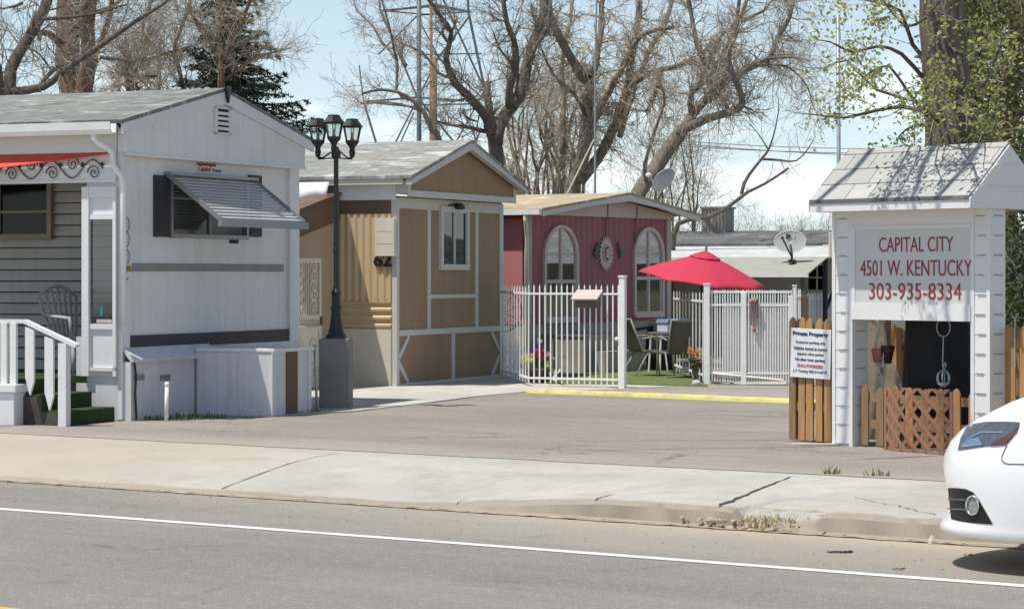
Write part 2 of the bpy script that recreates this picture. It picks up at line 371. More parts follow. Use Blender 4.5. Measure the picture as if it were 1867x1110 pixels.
g = MB(); g.add([(-1500, -60, -.34), (1500, -60, -.34), (1500, 2500, -.34), (-1500, 2500, -.34)], [(0, 1, 2, 3)])
struct('ground', g, M('dry_ground', (.20, .18, .12), .3, .05, .95, .3, 3))
RZ = RD.a
g = MB(); g.grid(lambda u, v: (-90+150*u, -6+21.25*v, -.15), 30, 12); struct('road', g, ASPH, RZ)
LINE = M('white_road_paint', (.70, .69, .64), .08, 8, .6, .2, 60, dirt=.5, dcol=(.3, .29, .27), dsc=5)
YEL = M('yellow_paint', (.58, .53, .17), .15, 6, .7, .3, 40, dirt=.85, dcol=(.33, .28, .15), dsc=7)
def wobble(x, s=3.1): return .012*noise.noise(Vector((x*.9, s, 0)))
g = MB(); g.grid(lambda u, v: (-80+130*u, 13.32+.115*v+wobble(-80+130*u, v*9), -.146), 260, 1); struct('road_marking_line', g, LINE, RZ)
g = MB(); g.grid(lambda u, v: (-80+130*u, 9.32+.12*v, -.146), 60, 1); g.grid(lambda u, v: (-80+130*u, 9.08+.12*v, -.146), 60, 1)
struct('road_marking_centre', g, M('yellow_road_paint', (.62, .40, .06), .1, 8, .6), RZ)

# sidewalk with apron ramp on the left, full kerb on the right and a broken gap
def smooth(t): t = max(0, min(1, t)); return t*t*(3-2*t)
def curb_h(a):
    h = -.118+.118*smooth((a+11.6)/2.2)
    h += .012*noise.noise(Vector((a*2.3, 0, 0)))
    return h
def gapf(a): return smooth((a+8.52)/.08)*(1-smooth((a+7.88)/.10))
def sw_prof(a, j):
    h = curb_h(a); gp = gapf(a); n = (.018+.02*smooth((a+10.2)/1))*noise.noise(Vector((a*6, j*1.7, 2)))+.03*max(0, noise.noise(Vector((a*1.3, j, 5))))
    full = smooth((a+11.6)/2.2)
    prof = [(15.20, -.152), (15.245+n*.3, -.13), (15.275+n-.02*(1-full), h-.035-.02*(1-full)), (15.31+n, h-.008), (15.36, h), (15.55, h+(0-h)*.15), (16.0, h*.55), (16.7, h*.12), (17.4, 0), (18.13, .0)]
    y, z = prof[j]
    if gp > 0 and j < 6: z = z*(1-gp)+gp*(-.135+.02*j+.02*noise.noise(Vector((a*9, y*9, 0)))); 
    if j >= 6 and j < 9: z += 0
    return y, z
g = MB(); na = 520; A0, A1 = -30.0, 30.0
for i in range(na+1):
    u = i/na; a = A0+(A1-A0)*u if True else 0
vals = []
a = -40.0
while a < 30: vals.append(a); a += .05 if -16 < a < -4 else .5
vs = []
for a in vals:
    for j in range(10): y, z = sw_prof(a, j); vs.append((a, y, z))
fs = [(i*10+j, i*10+j+1, (i+1)*10+j+1, (i+1)*10+j)[::-1] for i in range(len(vals)-1) for j in range(9)]
g.add(vs, fs); swo = struct('sidewalk', g, SIDEW, RZ)
# gutter seam of packed grit
DIRT = M('packed_dirt', (.31, .25, .18), .3, 6, .95, .6, 60, c2=(.44, .37, .27))
g = MB(); g.grid(lambda u, v: (-36+60*u, 15.15+.10*v+.03*noise.noise(Vector((u*300, v*3, 1))), -.1445+.006*v+.01*max(0, noise.noise(Vector((u*500, v, 4))))), 900, 2); struct('gutter_dirt', g, DIRT, RZ)
# pavement joints and cracks, as thin dark strips cut across the slabs
CRK = M('crack_dark', (.06, .052, .042), .4, 20, .95)
def surf(a, y):
    ys = [sw_prof(a, j) for j in range(10)]
    for (y0, z0), (y1, z1) in zip(ys, ys[1:]):
        if y0 <= y <= y1: return z0+(z1-z0)*(y-y0)/max(1e-6, y1-y0)
    return 0.0
def strip(mb, P, Q, w0, w1, n=24, jit=.02, z=None, seed=0):
    P = Vector((*P, 0)); Q = Vector((*Q, 0)); t = (Q-P).normalized(); s = Vector((-t.y, t.x, 0)); vs = []
    for i in range(n+1):
        k = i/n; c = P.lerp(Q, k)+s*jit*noise.noise(Vector((k*9+seed, seed, 0)))*2
        w = (w0+(w1-w0)*k)*(.35+.9*abs(noise.noise(Vector((k*21, seed+3, 0)))+.5))
        for q in (c-s*w/2, c+s*w/2): vs.append((q.x, q.y, (surf(q.x, q.y) if z is None else z)+.004))
    mb.add(vs, [(2*i, 2*i+2, 2*i+3, 2*i+1) for i in range(n)])
g = MB()
for a_, w, yy in ((-13.3, .022, 17.9), (-10.9, .010, 15.5), (-9.65, .022, 15.75), (-8.62, .055, 17.8), (-4.5, .02, 18.1)):
    strip(g, (a_, 15.3), (a_-.30*(yy-15.3), yy), w, w*.3, seed=a_, jit=.008)
strip(g, (-8.1, 16.4), (-7.1, 15.6), .008, .014, seed=5, jit=.04)
struct('sidewalk_crack', g, CRK, RZ)
# strips of patched dirt under the broken kerb
g = MB(); g.grid(lambda u, v: (-8.5+.75*u, 15.15+.44*v, -.1525+.125*v+.03*min(1, v*4)*noise.noise(Vector((u*7, v*5, 3)))), 20, 14); struct('exposed_dirt', g, DIRT, RZ)

# the lot behind, its concrete pad, yellow kerb and turf
g = MB(); g.grid(lambda u, v: (-80+150*u, 18.10+(.06*noise.noise(Vector((u*260, 1, 4))) if v == 0 else 0)+100*v**1.6, .0045+.012*noise.noise(Vector((u*60, v*30, 0)))*min(1, v*6)), 600, 60); struct('parking_lot', g, LOT, RZ)
def gp(L, z): return [Vector((p.x, p.y, z)) for p in (G(*q) for q in L)]
def slab(name, pts, z, mat, h=.1):
    g = MB(); g.prism([(p.x, p.y) for p in gp(pts, z)], z-h, z, 'z'); return struct(name, g, mat)
slab('concrete_path', [(470, 760), (640, 752), (760, 738), (870, 724), (965, 715), (1130, 718), (1300, 722), (1440, 722), (1440, 697), (1300, 700), (1130, 694), (917, 684), (720, 690), (540, 712), (470, 725)], .018, PAD)
slab('asphalt_apron', [(1010, 716), (1130, 719), (1300, 726), (1440, 731), (1440, 703), (1300, 705), (1220, 707)], .023, LOT2)
def kerb(pts, w, h, mat, name):
    g = MB(); P = [G(*p) for p in pts]; out = []
    for i in range(len(P)-1):
        n = 14
        for k in range(n): out.append(P[i].lerp(P[i+1], k/n))
    out.append(P[-1]); vs = []
    for i, p in enumerate(out):
        t = (out[min(i+1, len(out)-1)]-out[max(0, i-1)]).normalized(); s = Vector((-t.y, t.x, 0))
        nz = noise.noise(Vector((i*.7, 3, 1)))*.012
        for o_, z in ((-w/2-.02, 0), (-w/2, h*.7+nz), (-w/4, h+nz), (w/4, h+nz*.5), (w/2, h*.8), (w/2+.02, 0)): q = p+s*o_; vs.append((q.x, q.y, z))
    fs = [(i*6+j, (i+1)*6+j, (i+1)*6+j+1, i*6+j+1) for i in range(len(out)-1) for j in range(5)]+[(0, 1, 2, 3, 4, 5)]
    g.add(vs, fs); return struct(name, g, mat)
kerb([(966, 717), (990, 718), (1130, 722), (1300, 729), (1445, 735), (1560, 741)], .16, .06, YEL, 'yellow_kerb')
slab('turf', [(1000, 702), (1138, 703), (1290, 708), (1300, 660), (1130, 655), (975, 660), (960, 690)], .035, M('artificial_turf', (.10, .14, .035), .25, 8, .95, .6, 220, c2=(.17, .21, .065)), .03)
# ------------------------------------------------------------------ shared builders
def corr(mb, fr_axis, c, a0, a1, b0, b1, per, amp, mi=0, vertical=True):
    """wavy sheet on plane axis=c; ribs vertical or horizontal. fr_axis 'y' (front) or 'x' (side); a horizontal span, b vertical"""
    n = max(4, int((a1-a0 if vertical else b1-b0)/per*8))
    vs = []
    for i in range(n+1):
        t = i/n; s = (a0+(a1-a0)*t) if vertical else (b0+(b1-b0)*t)
        ph = (s/per) % 1; w = amp*(min(1, max(-1, 1.9*math.sin(2*PI*ph))))
        for e in (0, 1):
            a, b = (s, b0 if e == 0 else b1) if vertical else (a0 if e == 0 else a1, s)
            vs.append((a, c+w, b) if fr_axis == 'y' else (c+w, a, b))
    mb.add(vs, [(2*i, 2*i+1, 2*i+3, 2*i+2) for i in range(n)], mi)
def text(name, s, size, mat, parent, loc, rot, sx=1, off=0.0, align='CENTER', ext=.002, shear=0, fit=None):
    c = bpy.data.curves.new(name, 'FONT'); c.body = s; c.size = size; c.align_x = align; c.align_y = 'CENTER'; c.extrude = ext; c.offset = off; c.shear = shear; c.resolution_u = 4
    t = bpy.data.objects.new(name, c); col.objects.link(t); bpy.context.view_layer.update()
    me = bpy.data.meshes.new_from_object(t.evaluated_get(bpy.context.evaluated_depsgraph_get())); bpy.data.objects.remove(t)
    xs = [v.co.x for v in me.vertices]; ys = [v.co.y for v in me.vertices]
    if fit:                                              # scale the drawn letters to a measured width and height
        kx = fit[0]/(max(xs)-min(xs)); ky = fit[1]/(max(ys)-min(ys)); cx = (max(xs)+min(xs))/2; cy = (max(ys)+min(ys))/2
        for v in me.vertices: v.co.x = (v.co.x-cx)*kx; v.co.y = (v.co.y-cy)*ky
    me.materials.clear(); me.materials.append(mat); me.name = name
    o = bpy.data.objects.new(name, me); col.objects.link(o); o.parent = parent; o.location = loc; o.rotation_euler = rot; o.scale = (sx, 1, 1); return o
def front_window(root, x0, x1, z0, z1, y, rows=1, cols=2, fw=.05, frame=WHITE2, glass=GLASS, interior=True, name='window', split=.5, curtain=None, side=False, hfrac=None):
    """window set in a front (y) or side (x) plane; frame > pane, curtain"""
    def B(mb, a0, a1, d0, d1, b0, b1):
        if side: mb.box(d0, d1, a0, a1, b0, b1)
        else: mb.box(a0, a1, d0, d1, b0, b1)
    f = MB()
    B(f, x0-fw, x0, y-.03, y+.04, z0-fw, z1+fw); B(f, x1, x1+fw, y-.03, y+.04, z0-fw, z1+fw)
    B(f, x0, x1, y-.03, y+.04, z1, z1+fw); B(f, x0, x1, y-.035, y+.04, z0-fw, z0)
    for k in range(1, cols): xm = x0+(x1-x0)*k/cols; B(f, xm-.015, xm+.015, y-.02, y+.03, z0, z1)
    zs = [z0+(z1-z0)*h for h in (hfrac or [])]
    for zz in zs: B(f, x0, x1, y-.018, y+.028, zz-.014, zz+.014)
    fo = f.build(name, frame, root)
    p = MB(); B(p, x0, x1, y+.004, y+.008, z0, z1); p.build('pane', glass, fo)
    if interior:
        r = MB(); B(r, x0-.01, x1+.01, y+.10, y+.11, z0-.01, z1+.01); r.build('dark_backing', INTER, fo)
    if curtain:
        for (a, b) in curtain:
            cu = MB(); aa = x0+(x1-x0)*a; bb = x0+(x1-x0)*b
            if side: corr(cu, 'x', y+.06, aa, bb, z0, z1, .07, .012)
            else: corr(cu, 'y', y+.06, aa, bb, z0, z1, .07, .012)
            cu.build('curtain', CURT, fo)
    return fo
FR = (PI/2, 0, 0); SR = (PI/2, 0, -PI/2)

# ================================================================== white trailer
T1 = Fr(G(222, 768), 66.5); Wd = 4.15; L1 = 13.0
t1 = thing('mobile_home', 'white mobile home with red porch awning and slatted window awning, nearest the road', 'mobile home', T1.o, T1.a)
AP = (Wd/2+.03, 3.80)
w = MB()
w.box(0, Wd, .05, .08, .95, 3.05); w.box(1.2, Wd, .08, .46, .95, 3.05); w.box(0, 1.2, .08, .46, 2.62, 3.05); w.box(.0, 1.2, .08, .46, .5, .95); w.box(1.25, Wd, .46, 6, .62, 3.05); w.box(0, Wd, 6, L1, .62, 3.05)
w.box(0, .17, 0, .05, .02, 3.0); w.box(Wd-.24, Wd, 0, .05, .8, 3.0)
for k in range(1, 7, 2):
    xx = .17+(Wd-.41)*k/7; w.box(xx-.0025, xx+.0025, .0475, .05, .98, 2.2)
w.build('wall', WHITE, t1)
g = MB(); g.prism([(-.02, 3.0), (Wd+.02, 2.97), (Wd+.02, 3.27), (AP[0], 3.79), (-.02, 3.27)], -.07, .04, 'y', 0); g.box(-.03, Wd+.03, -.085, -.071, 2.965, 2.995)
g.build('gable', WHITE, t1)
rf = MB(); ov = .16
for x0, sgn in ((-ov, 1), (Wd+ov+.06, -1)):
    ze = 3.31
    rf.prism([(x0, ze), (AP[0], AP[1]+.02), (AP[0], AP[1]+.06), (x0, ze+.045)], -.11, L1+.2, 'y')
rfo = rf.build('roof', SH_GREY, t1)
rk = MB()
for x0 in (-.13, Wd+.20):
    rk.prism([(x0, 3.20), (AP[0], AP[1]-.13), (AP[0], AP[1]+.015), (x0, 3.315)], -.105, -.072, 'y')
rk.build('rake_board', WHITE2, t1)
fa = MB(); fa.box(-.03, 0.0, .05, L1, 3.0, 3.3); fa.box(-.15, -.03, .02, L1, 3.26, 3.30); fa.build('fascia', WHITE2, t1)
gu = MB(); gu.prism([(-.17, 3.31), (-.17, 3.22), (-.19, 3.19), (-.27, 3.19), (-.30, 3.24), (-.31, 3.325), (-.295, 3.325), (-.285, 3.245), (-.26, 3.21), (-.19, 3.21), (-.18, 3.31)], -.04, L1, 'y'); gu.build('gutter', METALW, t1)
ds = MB(); dp = []
for px, py, x in ((171, 238, -.24), (171, 252, -.24), (180, 262, -.22), (197, 270, -.16), (205, 280, -.12), (206, 298, -.10), (213, 312, -.07), (222, 322, -.05), (226, 334, -.045), (226, 480, -.045)):
    yy, zz = T1.side(px, py, x); dp.append((x, yy, zz))
ds.tube(dp[:8]+[(-.05, dp[7][1]-.02, dp[7][2]-.12), (-.05, dp[7][1]-.02, 1.0)], .034, 8); ds.build('downspout', METALW, t1, smooth=True)
# gable vent with louvres, ridge ornament
x0, x1, z0, z1 = T1.frect(391, 196, 420, 245, -.08); v = MB()
v.box(x0, x1, -.10, -.071, z0, z0+.02); v.box(x0, x1, -.10, -.071, z1-.02, z1); v.box(x0, x0+.05, -.10, -.071, z0, z1); v.box(x1-.05, x1, -.10, -.071, z0, z1)
vo = v.build('vent', WHITE2, t1); v = MB(); v.box(x0+.04, x1-.04, -.078, -.0715, z0+.02, z1-.02); v.build('dark_backing', DARK, vo)
v = MB()
for k in range(4): zz = z0+.05+(z1-z0-.08)*(k+.25)/4; v.bar((x0+.05, -.088, zz), (x1-.05, -.088, zz), .03, .035)
v.build('louvre', WHITE2, vo)
v = MB(); v.prism([(AP[0]-.04, 3.88), (AP[0]+.08, 3.88), (AP[0]+.02, 3.68)], -.15, -.112, 'y'); v.build('ridge_ornament', BLACKM, t1)
# window, shutters and slatted awning
x0, x1, z0, z1 = T1.frect(312, 326, 446, 428, .05)
wo = front_window(t1, x0, x1, z0, z1, .045, cols=2, fw=.05, frame=GREYM, glass=DGLASS, hfrac=(.62,))
q_ = MB(); q_.box(x0, x0+(x1-x0)*.5, .075, .08, z0, z1); q_.build('insect_screen', SCREEN, wo)
for a, b in ((279, 306), (452, 474)):
    xa, xb, za, zb = T1.frect(a, 320, b, 432, .05); s = MB(); s.box(xa, xb, .02, .05, za, zb)
    for k in range(14): zz = za+.05+(zb-za-.1)*k/13; s.box(xa+.03, xb-.03, .012, .02, zz-.012, zz+.012)
    s.build('shutter', SHUT, t1)
xa, xb = T1.f(308, 325, 0)[0], T1.f(462, 330, 0)[0]; za = T1.f(308, 319, 0)[1]; out = .70; zb = za-.50; aw = MB()
nsl = 13
for k in range(nsl):
    t = (k+.5)/nsl; y = -.02-(out-.05)*t; z = za-.02+(zb-za)*t
    aw.prism([(y-.022, z-.010), (y+.018, z+.012), (y+.018, z+.022), (y-.024, z+.004)], xa-.02, xb+.02, 'x', 0); aw.prism([(y-.034, z-.040), (y+.0, z-.030), (y+.0, z-.026), (y-.034, z-.036)], xa-.02, xb+.02, 'x', 1)
awo = aw.build('window_awning', [M('pale_aluminium_slat', (.50, .51, .51), .1, 5, .45, .05, metal=.2, dirt=.3, dsc=5), SHUT], t1)
a2 = MB(); a2.bar((xa-.02, .0, za), (xa-.02, -out, zb-.02), .03, .05); a2.bar((xb+.02, .0, za), (xb+.02, -out, zb-.02), .03, .05)
a2.box(xa-.05, xb+.05, -out-.04, -out+.02, zb-.10, zb-.015); a2.box(xa-.04, xb+.04, -.05, .05, za+.0, za+.035)

a2.build('frame', GREYM, awo)
# dealer plate, small plate, bands
xa, xb, za, zb = T1.frect(357, 298, 403, 317, .05); p = MB(); p.box(xa, xb, .035, .05, za, zb); po = p.build('sign_plate', WHITE2, t1)
p = MB(); p.box(xa, xb-.15, .030, .0345, zb-.035, zb-.005); p.build('stripe', M('plate_red', (.42, .03, .02), .1), po)
text('lettering', 'Capitol', .11, M('plate_red_letter', (.36, .04, .03), .1), po, (0, 0, 0), FR, 1, .0015, shear=.25, fit=((xb-xa)*.50, (zb-za)*.66)).location = (xa+(xb-xa)*.30, .033, za+(zb-za)*.38)
text('lettering', 'Homes', .10, SHUT, po, (xa+(xb-xa)*.78, .033, za+(zb-za)*.38), FR, 1, .001, fit=((xb-xa)*.36, (zb-za)*.34))
xa, xb, za, zb = T1.frect(418, 437, 433, 444, .05); p = MB(); p.box(xa, xb, .035, .05, za, zb); p.build('small_plate', DARK, t1)
xa, xb, za, zb = T1.frect(240, 481, 516, 495, .05); p = MB(); p.box(xa, xb, .038, .05, za, zb); p.build('band', GREYB, t1)
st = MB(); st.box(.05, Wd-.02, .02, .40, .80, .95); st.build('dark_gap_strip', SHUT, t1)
# house number drawn in thin wire down the corner post, small light below it
def arcp(cx, cz, rx, rz, a0, a1, n=14): return [(cx+rx*math.cos(math.radians(a0+(a1-a0)*i/n)), -.012, cz+rz*math.sin(math.radians(a0+(a1-a0)*i/n))) for i in range(n+1)]
cx = .085
def zz_(py): return T1.f(238, py, 0)[1]
for a, b, s0, s1 in ((397, 423, 0, 360), (423, 450, -120, 100), (455, 482, -60, 200)):
    za, zb = zz_(b), zz_(a); hn = MB(); hn.tube(arcp(cx, (za+zb)/2, .055, (zb-za)/2, s0, s1), .006, 4); hn.build('house_number', GREYB, t1)
hn = MB(); hn.tube(arcp(cx, zz_(503), .03, .05, 200, 340), .006, 4); hn.build('number_hook', GREYB, t1)
p = MB(); p.box(cx-.03, cx+.03, -.05, 0, zz_(495), zz_(484)); p.build('wall_light', M('brass_fixture', (.35, .26, .1), .1, metal=.5), t1)
# recessed porch: siding, window, floor, awning, scrolled valance, glazed end panel
ps = MB()
zz = .5
while zz < 2.75:
    ps.prism([(1.20, zz+.012), (1.165, zz+.012), (1.165, zz+.022), (1.192, zz+.132), (1.20, zz+.132)], .08, 6, 'y'); ps.box(1.172, 1.18, .08, 5.95, zz-.002, zz+.010, 1); zz += .132  # dark strip below each board paints the lap's shadow line
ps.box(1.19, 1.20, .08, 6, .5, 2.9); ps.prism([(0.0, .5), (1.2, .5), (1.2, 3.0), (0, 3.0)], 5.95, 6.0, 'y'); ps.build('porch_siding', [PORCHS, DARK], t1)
cl_ = MB(); cl_.box(0.02, 1.25, .46, 6, 2.86, 2.90); cl_.build('porch_ceiling', WHITE2, t1)
fl = MB(); fl.box(0.0, 1.25, .46, 6, .42, .50); fl.build('porch_floor', GREENC, t1)
ya, yb, za, zb = T1.srect(4, 337, 90, 427, 1.16)
front_window(t1, ya, min(yb, 5.2), za, zb, 1.13, cols=1, fw=.06, frame=M('taupe_window_frame', (.23, .19, .15), .1), glass=DGLASS, side=True, hfrac=(.45,), interior=False)
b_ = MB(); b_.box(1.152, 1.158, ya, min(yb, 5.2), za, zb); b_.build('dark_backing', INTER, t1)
ya, yb, za, zb = T1.srect(0, 274, 205, 303, -.1)
r = MB(); z_b = T1.side(5, 303, -.55)[1]
r.grid(lambda u, v: (-.08-.40*v*(.12+.88*u), .12+4.2*u, 2.995-.02*v-.42*v*u), 40, 4); r.build('porch_awning', REDC, t1, solid=.012)
ya, yb, za, zb = T1.srect(5, 283, 218, 334, -.02); va = MB()
va.box(-.035, -.02, .06, 4.6, za, za+.03); va.box(-.035, -.02, .06, 4.6, za+.30, za+.33); va.box(-.022, -.019, .06, 4.6, za+.03, za+.30)
vo = va.build('porch_valance', WHITE2, t1); va = MB()
y = .22
while y < 4.4:
    pts = [(-.04, y+.55*t, za+.155+.10*math.sin(t*2*PI)) for t in [i/20 for i in range(21)]]; va.tube(pts, .0075, 4)
    for cy, cz, sg in ((y+.12, za+.11, 1), (y+.40, za+.21, -1)):
        va.tube([(-.042, cy+.085*(1-k/26)*math.cos(k*.45)*sg, cz+.085*(1-k/26)*math.sin(k*.45)) for k in range(24)], .0065, 4)
    for cy, cz in ((y+.27, za+.20), (y+.01, za+.20)): va.blob((-.045, cy, cz), .026, 3, jit=0, sq=(.4, 1, 1.2))
    y += .55
va.build('scrollwork', BLACKM, vo)
ve = MB(); ve.box(-.06, -.02, .40, .49, .5, 2.62); ve.box(-.05, -.012, .05, .09, .5, 2.62); ve.box(-.05, -.012, .09, .40, 2.5, 2.62)
za1 = T1.side(185, 400, 0)[1]; zb1 = T1.side(185, 590, 0)[1]
ve.box(-.045, -.012, .09, .40, za1, za1+.06); ve.box(-.045, -.012, .09, .40, zb1-.06, zb1); ve.box(-.02, -.004, .09, .40, za1+.06, 2.5)
ve.box(-.02, -.004, .09, .40, .5, zb1-.06); ve.box(-.05, -.004, .05, .42, .56, .60)
veo = ve.build('end_panel', WHITE2, t1)
p = MB(); p.box(-.014, -.010, .09, .40, zb1, za1); p.build('pane', glass_mat('hazy_glass', (.6, .62, .62), .06, .05), veo)
p = MB(); p.box(-.018, -.0145, .24, .27, zb1+.09, zb1+.19); p.build('sticker', M('teal_sticker', (.03, .25, .3), .1), veo)
p = MB(); p.box(-.018, -.0145, .12, .32, zb1+.01, zb1+.05); p.build('sticker', M('white_sticker', (.5, .42, .42), .2, 30), veo)
# skirting under the body
sk = MB(); sk.box(.03, 1.9, -.10, .0, .0, .66); sk.prism([(-.16, .66), (-.10, .66), (.02, .80), (.0, .82), (-.17, .69)], .03, 1.9, 'x'); sk.box(.03, Wd, .0, .05, .0, .8)
sk.box(Wd-.02, Wd, .05, L1, 0, .8); sk.box(0, .04, .05, .6, 0, .94); sk.box(0, .05, 5.9, L1, 0, .8); sk.box(.6, .65, .46, 5.9, 0, .45)
for px in (262, 288, 330, 352): xx = T1.f(px, 700, -.1)[0]; sk.box(xx-.008, xx+.008, -.106, -.10, .02, .66)
sk.build('skirting', SKIRT, t1)
for px in (253, 300):
    xa, xb, za, zb = T1.frect(px-9, 683, px+9, 693, -.1); p = MB(); p.box(xa, xb, -.112, -.10, za, zb)
    for k in range(3): p.box(xa+.02, xb-.02, -.118, -.112, za+.015+k*.02, za+.023+k*.02)
    p.build('skirting_vent', GREYM, t1)
hs = MB(); hs.tube([(.07, -.12, .66), (.09, -.13, .5), (.08, -.125, .3), (.10, -.13, .02)], .014, 6); hs.build('hose', BLACKM, t1)

# storage box beside the trailer front
bx = thing('storage_box', 'white plywood storage box with a brown stripe against the white mobile home', 'storage box', T1.w(1.40, -1.13), T1.a)
b = MB(); b.box(0, .92, 0, 1.0, .0, .74)
for k in range(1, 5): b.box(-.003, 0, .18*k, .18*k+.005, .02, .72)
b.box(-.015, .06, -.015, 0, .01, .74); b.box(.86, .935, -.015, 0, .01, .74)
b.build('body', SKIRT, bx)
b = MB(); b.prism([(-.012, .742), (.97, .742), (.97, .785), (-.012, .785)], -.04, 1.01, 'y'); b.build('lid', WHITE2, bx, bevel=.008)
b = MB(); b.box(.33, .60, -.012, 0, .01, .735); b.build('stripe', BROWN, bx)
p = MB(); p.box(-.0, .10, -.1, .0, 0, .12)
ex = thing('vent_pipe', 'white plastic post pipe standing against the skirting of the white mobile home', 'pipe', T1.w(1.62, -.62)); 
# porch steps, rail, pillar
s1 = thing('porch_steps', 'steps covered in green carpet leading up to the white trailer porch', 'steps', T1.w(-1.0, .05), T1.a)
b = MB()
for k, (y0, h) in enumerate(((0, .165), (.30, .33), (.60, .495))): b.box(.02, .94, y0, 1.6 if k == 2 else y0+.34, 0.0 if k == 0 else h-.17, h)
b.build('carpet', GREENC, s1, bevel=.012)
b = MB(); b.box(.0, .95, .03, 1.58, 0, .15); b.box(0, .95, .33, 1.58, .15, .31); b.build('base', M('dark_mossy_block', (.07, .065, .055), .4, 6, .9, .5, 30), s1)
r1 = thing('porch_railing', 'chipped white wooden railing sloping down beside the green porch steps', 'railing', T1.w(-1.06, 0), T1.a)
b = MB(); b.bar((0, .55, 1.13), (0, -.12, .87), .085, .04); b.bar((0, .55, 1.13), (0, 2.4, 1.13), .085, .04); b.build('handrail', WHITE2, r1)
b = MB(); b.box(-.045, .045, .0, .10, 0, .90); b.build('post', WHITE2, r1)
for y, z0, z1 in ((.22, .17, .97), (.47, .33, 1.07)):
    b = MB(); b.prism([(y-.06, z0+.15), (y-.01, z0), (y+.05, z0+.2), (y+.05, z1), (y-.06, z1-.04)], -.05, -.02, 'x'); b.build('baluster', WHITE2, r1)
for y in (.68, .80, .92, 1.06, 1.2): b = MB(); b.box(-.05, -.01, y-.04, y+.04, .44, 1.11); b.build('baluster', WHITE2, r1)
b = MB(); b.box(-.11, .11, .62, .92, 0, .36); b.box(-.14, .14, .58, .96, .36, .45); b.build('pillar', WHITE2, r1, bevel=.01)
b = MB(); b.box(-.04, .0, .96, 2.4, 0, .44); b.build('skirt', WHITE2, r1)

# fan-back plastic chair on the porch
CHG = M('greyed_plastic', (.36, .36, .37), .08, 4, .5)
ch = thing('plastic_chair', 'greyish plastic fan-back chair on the shaded porch', 'chair', T1.w(.55, .95, .5), T1.a-.3)
b = MB(); b.box(-.25, .25, -.24, .24, .38, .42); b.build('seat', CHG, ch, bevel=.02)
b = MB()
for k in range(7):
    u = (k-3)/3; b.bar((u*.17, .23, .42), (u*.27, .36, .98-.10*u*u), .035, .015, up=(0, 1, 0))
b.tube([(-.30+.6*i/12, .37, .86+.14*(1-((i-6)/6)**2)) for i in range(13)], .02, 6); b.build('backrest', CHG, ch)
for sx in (-1, 1):
    b = MB(); b.tube([(sx*.26, -.22, .38), (sx*.30, -.23, .64), (sx*.30, .1, .66), (sx*.27, .28, .68)], .024, 6); b.build('armrest', CHG, ch, smooth=True)
    for sy in (-1, 1): b = MB(); b.tube([(sx*.22, sy*.2, .38), (sx*.26, sy*.25, 0)], [.03, .02], 6); b.build('leg', CHG, ch, smooth=True)
sp_ = thing('wall_lantern', 'small dark box with a pale face on the porch rail', 'box', T1.w(-1.0, 1.35, 1.15), T1.a)
b = MB(); b.box(-.09, .09, -.10, .10, 0, .22); b.prism([(-.12, .22), (.12, .22), (0, .32)], -.12, .12, 'y'); b.build('body', BLACKM, sp_)
b = MB(); b.box(-.095, -.09, -.05, .05, .05, .15); b.build('face', METALW, sp_)

# pipe, leaning steel post
b = MB(); b.tube([(0, 0, 0), (0.01, 0, .40)], .024, 10); b.build('tube', METALW, ex, smooth=True)
b = MB(); b.lathe([(.026, .0), (.03, .01), (.03, .035), (.018, .05)], 10, (0.01, 0, .39)); b.build('cap', METALW, ex, smooth=True)
ex.location = G(303, 768)
po = thing('steel_post', 'thin leaning steel post between the storage box and the lamp block', 'post', G(578, 752))
b = MB(); b.tube([(0, 0, 0), (-.03, .02, .79)], .016, 8); b.build('shaft', STEEL, po, smooth=True)
b = MB(); b.lathe([(.020, 0), (.022, .012), (.012, .022)], 8, (-.03, .02, .785)); b.build('cap', STEEL, po)

# ================================================================== street lamp on its block
lp = thing('street_lamp', 'dark three-headed street lamp on a square concrete block', 'street lamp', G(611, 746)+Vector((0, .17, 0)), -.06)
zb = .86
b = MB(); b.box(-.185, .185, -.185, .185, -.02, zb); b.build('base', CONC, lp, bevel=.012)
b = MB(); b.lathe([(.125, 0), (.125, .035), (.10, .06), (.085, .12), (.066, .24), (.058, .33), (.066, .345), (.066, .38), (.055, .39), (.05, .52), (.062, .535), (.062, .57), (.036, .60), (.036, .64)], 14, (0, 0, zb))
b.lathe([(.030, .6), (.030, 2.28), (.036, 2.285), (.036, 2.33), (.028, 2.335)], 12, (0, 0, zb))
b.lathe([(.034, 1.05), (.038, 1.06), (.038, 1.09), (.034, 1.10), (.034, 1.15), (.038, 1.16), (.034, 1.18)], 12, (0, 0, zb)); b.build('pole', BLACKM, lp, smooth=False)
def lantern(o, s=1.0):
    root = thing('lantern', None, None, o); root.parent = lp
    f = MB(); f.lathe([(.006, -.14), (.03, -.12), (.045, -.06), (.034, -.01), (.05, .02), (.085, .06), (.095, .085), (.095, .10)], 8)
    for k in range(6):
        w = 2*PI*(k+.5)/6; f.bar((.088*math.cos(w), .088*math.sin(w), .10), (.125*math.cos(w), .125*math.sin(w), .275), .012, .012)
    f.lathe([(.150, .272), (.155, .285), (.15, .295), (.09, .365), (.085, .385), (.0, .392)], 6); f.build('frame', BLACKM, root)
    gl = MB(); gl.lathe([(.082, .10), (.117, .272)], 6); gl.build('glass', LGLASS, root)
    gl = MB(); gl.lathe([(.03, .10), (.022, .13), (.0, .22)], 8); gl.build('bulb', M('frosted_bulb', (.6, .62, .6), .05), root)
    root.scale = (s, s, s); return root
zt = zb+2.30
perp = Vector((1, 0, 0))
